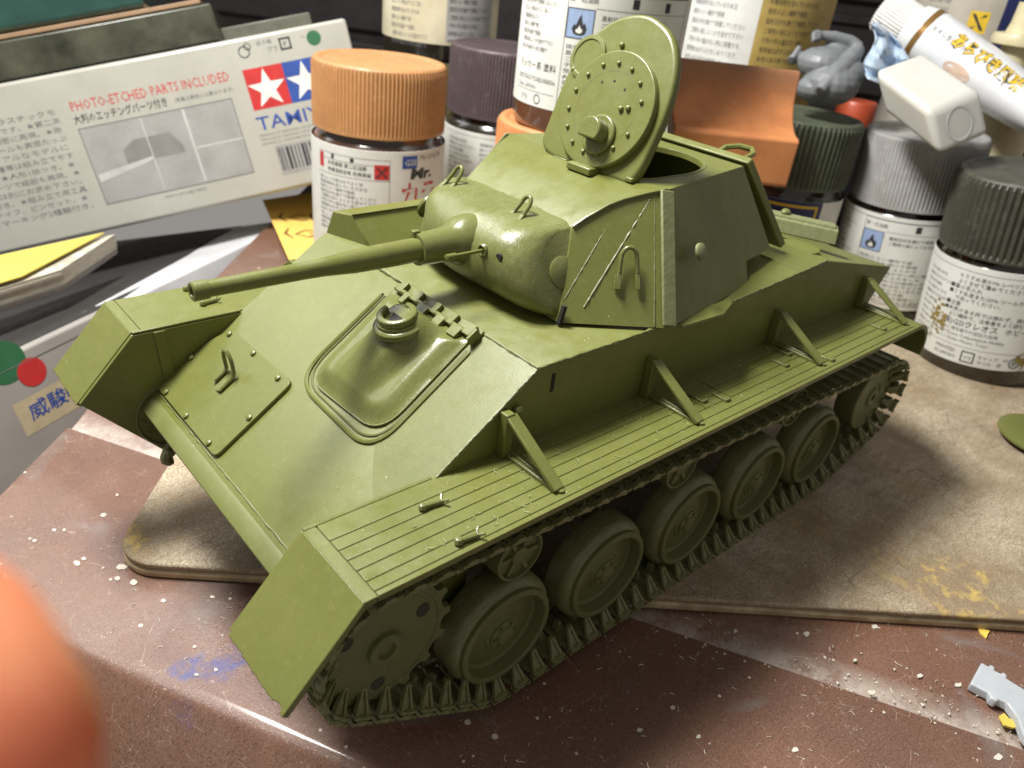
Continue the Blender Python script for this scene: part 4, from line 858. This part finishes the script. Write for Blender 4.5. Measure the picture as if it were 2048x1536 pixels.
wo = wm.build('film_wrapper', WR, None, smooth=60); so = wo.modifiers.new('thick', 'SOLIDIFY'); so.thickness = .03
tag(wo, 'crumpled pale blue plastic film wrapper tucked under the white tube', 'wrapper')
pw = Print(lambda x, y, h: ray_at(1757+x, 150-y, 19.45-h)); pw.text(BLUE, '品日本', 2, 4, 15, 40, slant=.1); pw.done(wo)
# ------------------------------------------------------------------ kit boxes, book, notes on the left
bL, bU, bN = V(.8813, -.4041, -.2451), V(-.127, .297, -.9464), V(.4552, .8651, .2104); bO = V(-4.077, -13.731, 5.836)
BM = Matrix((-bL, -bU, bN)).transposed()
CARD = simple('white_card', (.44, .435, .39), (.38, .375, .33), .5, .28, .1)
kb = thing('kit_box', 'white side of a model kit box with a red and blue star logo', 'kit box', bO, BM)
MB().box((-12, -2.13, -3), (24, 4.26, 6)).build('box_body', CARD, kb, .10, 3)
p = Print(lambda x, y, h: (-x, -y, h))     # x runs left from the right end, y down; flip below
class FlipPrint(Print):
    pass
pp = Print(lambda x, y, h: (x, y, h))
pp.rect(RED, -3.18, -1.93, -2.08, -.83); pp.rect(BLUE, -2.08, -1.93, -.98, -.83); pp.star(WHITE, -2.63, -1.42, .55); pp.star(WHITE, -1.53, -1.42, .55)
pp.text(BLUE, 'TAMIYA', -3.22, -2.48, .52, 2.3, bold=.006)
for i in range(3): pp.text(INKG, 'TAMIYA,INC. 3-7, ONDAWARA, SURUGA-KU, SHIZUOKA', -3.25, -2.66-i*.12, .10, 2.1)
pp.rect(GREYP, -2.92, -3.82, -1.0, -2.98)
r = random.Random(2); x = -2.86
while x < -1.1: w = r.choice((.03, .05, .08)); pp.rect(INK, x, -3.7, x+w, -3.05, .006); x += w+r.choice((.03, .05, .07))
pp.text(RED, 'PHOTO-ETCHED PARTS INCLUDED', -7.87, -1.02, .36, 4.3); pp.text(INK, '大判のエッチングパーツ付き', -7.9, -1.34, .27, 2.5, bold=.008)
pp.rect(GREYP, -7.88, -3.57, -3.68, -1.47); pp.frame(INKG, -7.88, -3.57, -3.68, -1.47, .025, .006)
lt = simple('pale_print', (.52, .52, .51), rough=.4)
pp.poly(lt, [(-7.8, -2.95), (-6.6, -2.72), (-6.2, -2.62), (-6.2, -2.54), (-7.8, -2.74)], .006); pp.rect(lt, -5.05, -2.60, -3.7, -2.55, .006); pp.rect(lt, -6.24, -3.5, -6.21, -1.5, .006); pp.rect(lt, -5.1, -3.5, -5.03, -1.5, .006)
pp.poly(simple('mid_grey_print', (.24, .235, .23), rough=.35), [(-6.95, -2.25), (-6.6, -2.02), (-5.6, -2.02), (-5.35, -2.4), (-5.35, -2.62), (-6.95, -2.62)], .005)
pp.text(INKG, '(写真は実物とは異なります)', -5.2, -1.30, .13); pp.text(INKG, 'PHOTO-ETCHED PARTS', -6.3, -3.75, .11)
J = ['これは1/35スケールのプラスチックモ', 'デル組み立てキットです。★第二次', '大戦中の軽戦車を精密に再現。★砲', '塔や車体のディテールも実感たっぷ', 'り。★全長123mmのリアルなモデルに', '仕上がります。★履帯は組み立てやす', 'い部分連結式。★人形1体つき。★', 'エッチングパーツで細部も再現。★', '接着剤、塗料は別にお求め下さい。', '★デカール付き。★組み立て用工具', 'ニッパー、ナイフ、ピンセット。★', '★マーキング2種類付き。']
for i, s in enumerate(J): pp.text(INKG, s, -8.28-.225*len(s)+(.05 if i % 2 else 0), -1.0-i*.232, .175, .225*len(s))
pp.text(INKG, 'プラ', -2.62+.25, -.5, .17); pp.ringp(INK, -2.98, -.38, .16, .03); pp.ringp(INK, -2.86, -.26, .1, .025); pp.frame(INK, -1.98, -.52, -1.66, -.2, .05); pp.text(INK, 'P', -1.88, -.44, .2); pp.text(INKG, '紙 外箱', -2.6, -.28, .13)
pp.disc(GREENI, -1.0, -.36, .2); pp.text(INKG, 'Mr.', -1.35, -.3, .08)
pp.done([c for c in kb.children if c.name.startswith('box_body')][0])
ART = NT('dark_box_art'); ART.set('Base Color', ART.mix(ART.ramp(ART.noise(.9, 6, .65), [(.35, 0), (.7, 1)]), (.022, .024, .015), (.075, .08, .055))); ART.set('Roughness', .3); ART = ART.m
GLS = simple('green_clear_plastic', (.02, .075, .06), (.015, .05, .042), 1, .08, .03, **{'Coat Weight': 1.0})
db = thing('kit_box', 'kit box with dark olive artwork on its side, lying on the white kit box', 'kit box', bO, BM)
MB().box((-15.5, .56, -3.4), (24, .96, 6)).build('box_body', ART, db, .06)
MB().box((-15.6, 1.12, -3.42), (23.7, .12, 6)).build('tan_edge', simple('tan_card', (.30, .19, .11), rough=.5), db, .02)
MB().box((-20.5, .115, -.36), (11, .07, .10)).build('pale_lip', simple('pale_lip', (.40, .38, .34), rough=.4), db, .01)
MB().box((-2.2, .24, -3.8), (2.6, .42, 5.2)).build('end_flap', simple('grey_olive_card', (.10, .10, .075), rough=.45), db, .04)
gc = tag(MB().box((-17.2, 1.82, -4.0), (24, 1.2, 7)).build('clear_case', GLS, None, .16, 4), 'glossy dark green plastic case on top of the kit boxes', 'plastic case'); gc.matrix_world = Matrix.Translation(bO) @ BM.to_4x4()
D2 = V(.867, .4983, 0); N2 = V(-.4983, .867, 0); Q2 = V(-.44, -13.51, -.35)
TL_ = math.radians(18); B2 = Matrix((-D2, V(0, 0, 1)*math.cos(TL_)-N2*math.sin(TL_), N2*math.cos(TL_)+V(0, 0, 1)*math.sin(TL_))).transposed()     # local x to the viewer's right, y up, z out of the face
wb = thing('kit_box', 'kit box end with its shade coloured in grey, a red disc and a kanji sticker, below the table edge', 'kit box', Q2, B2)
WCARD = simple('lit_white_card', (.68, .70, .74), (.54, .54, .55), .7, .4)
SHC = simple('shaded_card', (.33, .31, .285), (.29, .27, .25), .7, .45)  # shaded and lit ends of one box, the shade put into the card colour
bd = MB().box((-14.6, -4, -4), (19, 8, 8)).build('box_body', SHC, wb, .07, 3)
MB().box((-14.6, -.27, .004), (19, .014, .01)).build('lid_line', INKG, wb)
wb2 = thing('kit_box_lit_end', 'lit end of the same kit box, coloured white, between its shaded end and the brown table', 'box', Q2, B2)
MB().box((-.9, -4, -3), (8.0, 8, 6)).build('box_body', WCARD, wb2, .08, 3)
bs = MB(); bs.add([(x, .012+.05*math.sin(x*2.1+z*3)*(z < -.6), z) for x, z in [(-24, -.12), (-8, -.25), (-4.4, -.25), (-1.75, -1.21), (1.59, -2.31), (3.2, -2.5), (3.2, -8.3), (-24, -8.3)]], [tuple(range(8))])  # flat dark shape over the box tops, front edge running diagonally
bso = tag(bs.build('dark_area', simple('dark_area', (.03, .028, .027), rough=.6), None, smooth=0), 'dark flat area over the top of the two part kit box', 'sheet'); bso.matrix_world = Matrix.Translation(Q2+V(0, 0, .006)) @ B2.to_4x4(); sm_ = bso.modifiers.new('thick', 'SOLIDIFY'); sm_.thickness = .03; sm_.offset = 1
p = Print(lambda x, y, h: (x, (y+.35)*.91, h))
p.disc(GREENI, -8.02, -.46, .50); p.disc(RED, -7.55, -.93, .34, .008)
p.poly(simple('buff_sticker', (.50, .42, .27), rough=.5), [(-8.28, -1.42), (-6.3, -1.42), (-6.3, -2.25), (-8.28, -2.25)]); p.text(BLUE, '威駿模', -8.02, -1.95, .46, 1.45, bold=.01, h=.009)
p.done(bd)
# book between the boxes
PG = NT('page_edges'); PG.set('Base Color', PG.mix(PG.ramp(PG.noise(3, 3, .6, PG.map((1, 1, 16))), [(.4, 0), (.6, 1)]), (.60, .56, .47), (.40, .36, .29))); PG.set('Roughness', .7); PG = PG.m
K = V(4.58, -12.30, 0); BF = V(.93, .36, 0); BB = V(-.66, -.75, 0)
bk = thing('book', 'thick book with a yellow cover and ragged page edges, under the white kit box', 'book', (K.x, K.y, -.33))
def bq(z0, z1, g=0, tw=0): 
    P = [BF*g, BF*14, V(13.7, 1.86, 0), V(-1.83, -1.9, 0)+BF*tw]
    return MB().hexa([(q.x, q.y, z0) for q in P], [(q.x, q.y, z1) for q in P])
r = random.Random(9); z = .18; i = 0
while z < .56:
    j = [r.uniform(-.05, .05) for _ in range(2)]; o_ = V(.866, -.5, 0)*0+(-BB)*j[0]; P = [o_, BF*14+o_, V(13.7, 1.86, 0), V(-1.83, -1.9, 0)+BF*(-.1)*j[1]]
    MB().hexa([(q.x, q.y, z) for q in P], [(q.x, q.y, z+.075) for q in P]).build('page_block', PG, bk); z += .08
cov = simple('yellow_cover', (.66, .55, .10), (.62, .50, .09), 1, .4)
bq(.665, .71, .95, .3).build('book_cover', cov, bk, .01); bq(.02, .175).build('book_cover', simple('grey_cover', (.22, .20, .18), rough=.6), bk, .02)
# sticky notes
NOTE = simple('yellow_note', (.76, .52, .13), (.70, .47, .11), 1, .6)
def note(P, z, label):
    o = MB().prism([(a, b) for a, b in P], z, z+.02, 'xy').build('sticky_note', NOTE); return tag(o, label, 'sticky note', 'yellow sticky notes')
n1 = note([(-2.36, -16.1), (-.78, -11.2), (-.40, -9.9), (-3.6, -9.0), (-6.9, -9.3), (-7.4, -16.5)], .012, 'yellow sticky note with brown handwriting, left of the ochre capped jar')
na, nb = V(-.307, -.952, 0), V(-.952, .30, 0)
p = Print(lambda x, y, h: V(-.95, -11.6, .032+h)+nb*x+na*(-y)*1.0)
for (px, py, s) in ((548, 430, '(CRS)'), (612, 428, '3'), (560, 462, '(CS)'), (612, 462, '=')):
    d_ = ray_at(px, py, 1)-CP; q = CP+d_*((.034-CP.z)/d_.z); rel = q-V(-.95, -11.6, q.z); p.text(BROWNI, s, rel.dot(nb), -rel.dot(na), .95, None)
p.done(n1)
note([(-14.9, -1.5), (-13.4, .9), (-12.6, .35), (-11.9, -.8), (-13.2, -2.2)], .012, 'yellow sticky note peeping out between the tank tail and the dark olive capped jar')
# ------------------------------------------------------------------ small things on the right, the shavings, the finger
HD = thing('hatch_part', 'loose round olive plastic hatch part at the right edge of the board', 'plastic part', (-10.05, 5.28, .02))
MB().lathe([(0, .0), (.70, .0), (.92, .09), (.96, .14), (.95, .18), (.86, .22), (.5, .245), (0, .25)], 56, 'z').build('disc_body', OL, HD)
MB().tube([(.25-.1*i, -.1, .26+.12*math.sin(math.pi*i/6)) for i in range(7)], .035, 8).build('handle', OL, HD)
CLR = simple('clear_sprue', (.62, .66, .70), (.55, .59, .63), 3, .2, .05, **{'Subsurface Weight': .4, 'Subsurface Radius': (.3, .3, .3), 'Subsurface Scale': .3, 'Transmission Weight': .25})
def flat(px, z): return [(q.x, q.y) for q in (CP+(ray_at(x, y, 1)-CP)*((z-CP.z)/(ray_at(x, y, 1).z-CP.z)) for x, y in px)]
tag(MB().prism(flat([(1962, 1326), (1976, 1334), (1980, 1330), (1990, 1336), (1988, 1342), (2000, 1348), (2006, 1345), (2014, 1352), (2012, 1358), (2048, 1380), (2100, 1410), (2110, 1520), (2062, 1490), (2046, 1470), (2034, 1436), (2014, 1408), (1998, 1400), (1992, 1404), (1980, 1396), (1978, 1388), (1940, 1368)], -.14), -.268, -.12, 'xy').build('clear_sprue', CLR, None, .02), 'piece of clear plastic sprue at the lower right edge of the table', 'sprue')
def chip(pts, label, z=-.268):
    tag(MB().prism(flat(pts, z+.03), z, z+.035, 'xy').build('paint_chip', simple('yellow_chip', (.76, .55, .10), rough=.6) if 'yellow_chip' not in bpy.data.materials else bpy.data.materials['yellow_chip'], None, .004), label, 'paint chip', 'yellow paint chips')
chip([(1956, 1256), (1966, 1257), (1980, 1262), (1976, 1268), (1973, 1276), (1962, 1266)], 'single yellow paint chip near the front edge of the board')
chip([(1998, 1432), (2008, 1426), (2018, 1437), (2030, 1440), (2042, 1452), (2026, 1456), (2008, 1450)], 'cluster of yellow paint flakes beside the clear sprue')
r = random.Random(21); sh = MB()
def flake(c, s):
    a = r.uniform(0, 6.28); e = r.uniform(.35, 1); P = [Vector(c)+V(s*math.cos(a+k*2.1)*r.uniform(.6, 1.1), s*e*math.sin(a+k*2.1), r.uniform(0, s*.35)) for k in range(3)]
    sh.add([*P, Vector(c)+V(r.uniform(-.3, .3)*s, r.uniform(-.3, .3)*s, s*.28)], [(0, 1, 2), (0, 1, 3), (1, 2, 3), (2, 0, 3)])
for k in range(400):
    w, s = r.uniform(-5.4, 0), r.uniform(-6, 9); X = TW*w+TE*s
    if r.random() < .55: w = r.gauss(-2.15, .22); s = r.uniform(2.5, 9); X = TW*w+TE*s
    flake((X.x, X.y, -.27 if not -2.38 < w < -1.75 else -.325), r.choice((.010, .014, .018, .024, .036)))
for x, y, q in ((154, 1126, 9), (168, 1118, 6), (243, 1134, 11), (235, 1157, 6), (267, 1165, 9), (327, 1202, 6), (425, 1194, 5), (389, 1294, 5), (393, 1350, 5), (431, 1340, 5), (128, 1060, 4), (70, 1082, 5), (108, 1060, 5), (234, 990, 4), (1613, 1268, 8), (1750, 1253, 8), (1916, 1370, 9), (1744, 1385, 9), (1345, 1415, 7), (1397, 1474, 7), (1280, 1460, 7), (1995, 1515, 11), (1590, 1500, 8), (1470, 1262, 5), (1710, 1320, 5), (1840, 1352, 6)):
    n_ = 9; P = flat([(x+q*r.uniform(.5, 1.15)*math.cos(k*6.283/n_), y+.7*q*r.uniform(.5, 1.15)*math.sin(k*6.283/n_)) for k in range(n_)], -.265); sh.prism(P, -.28 if y > 1300 or x > 700 else -.272, -.258, 'xy')
for k in range(420):
    X = TW*r.uniform(-5.7, .2)+TE*r.uniform(-6, 9); a = r.uniform(0, 6.28); q = r.uniform(.02, .07); b = r.uniform(-1.2, 1.2)
    sh.tube([(X.x+q*j*.4*math.cos(a+b*j*.4), X.y+q*j*.4*math.sin(a+b*j*.4), -.264+.004*j) for j in range(4)], r.uniform(.003, .006), 3)
so_ = sh.build('plastic_shavings', simple('pale_shavings', (.66, .62, .52), rough=.7), None, smooth=0); so_['kind'] = 'stuff'
sh = MB()
for k in range(230): flake((r.uniform(-4, 5.5), r.uniform(2.45, 3.45), 3.232), r.choice((.006, .008, .012, .016)))
for k in range(120): flake(G(r.uniform(.1, 3.3), r.uniform(-2.3, 2.3), .008), r.choice((.006, .008, .011)))
for k in range(60): flake((r.uniform(-.5, 2.8), r.uniform(-1, 2.4), 4.192), r.choice((.006, .009)))
for k in range(55):
    x, y = r.uniform(-3, 5), r.uniform(2.5, 3.4); a = r.uniform(0, 6.28); q = r.uniform(.03, .09)
    sh.tube([(x+q*math.cos(a+j*.8)*j*.3, y+q*math.sin(a+j*.8)*j*.3, 3.236+.004*j) for j in range(4)], .004, 4)
so_ = sh.build('plastic_filings', simple('olive_filings', (.36, .38, .17), rough=.6), None, smooth=0); so_['kind'] = 'stuff'
SKIN = simple('finger_skin', (.78, .33, .18), (.58, .17, .08), 1.6, .40, .1, .35, 5, **{'Subsurface Weight': .8, 'Subsurface Radius': (1.0, .25, .1), 'Subsurface Scale': .6})
fd = (CR*-.62-CU*.72-CF*.10).normalized(); ft = ray_at(-520, 1680, 1.08)
fs_ = fd.cross(CF).normalized(); fn = fs_.cross(fd)
FR = Matrix((fs_*.72, fn*.72, fd*.72)).transposed()
fin = thing('finger', 'fingertip of the person taking the picture, out of focus in the lower left corner', 'finger', ft, FR)
st = [(-.64, .05, .05), (-.62, .2, .17), (-.5, .42, .36), (-.3, .57, .5), (0, .68, .58), (.5, .74, .64), (1.1, .76, .68), (1.7, .80, .74), (2.0, .84, .80), (2.3, .83, .79), (3.0, .80, .76), (4.0, .86, .82), (4.6, .92, .88), (5.4, .9, .86), (6.5, .98, .95)]
loft(st, 40).build('finger_flesh', SKIN, fin, smooth=80)
nl = MB(); vs = []
for i in range(13):
    for j in range(13):
        u = -1+2*i/12; z = -.52+.95*j/12; hw = .45*(1-max(0, (-.2-z)/.45)**2*.5); q = min(.999, abs(u*hw)/.72); vs.append((u*hw, -(.62*math.sqrt(1-q*q))*(1-.10*max(0, -z)), z))
loftN = nl.add(vs, [(i*13+j, (i+1)*13+j, (i+1)*13+j+1, i*13+j+1) for i in range(12) for j in range(12)])
no = loftN.build('fingernail', simple('nail', (.66, .36, .27), rough=.25), fin, smooth=80); s2 = no.modifiers.new('thick', 'SOLIDIFY'); s2.thickness = .04; s2.offset = 0
# ------------------------------------------------------------------ dark back of the workbench
DK = simple('dark_cabinet', (.022, .019, .02), (.016, .014, .015), .5, .5)
cb = thing('drawer_cabinet', 'dark drawer cabinet at the back of the workbench, behind the jars', 'cabinet', (-18, -22, -.3), Matrix.Rotation(math.radians(-49), 3, 'Z'))
MB().box((0, -1.6, 8), (70, 3, 17)).build('cabinet_body', DK, cb, .1)
for i in range(4): MB().box((0, .05, 1.9+3.7*i), (66, .3, 3.2)).build('drawer_front', DK, cb, .12)
for i in range(4): MB().box((0, .25, 3.3+3.7*i), (66, .3, .35)).build('drawer_pull', simple('lilac_grey_edge', (.10, .095, .11), rough=.4) if i == 2 else DK, cb, .06)
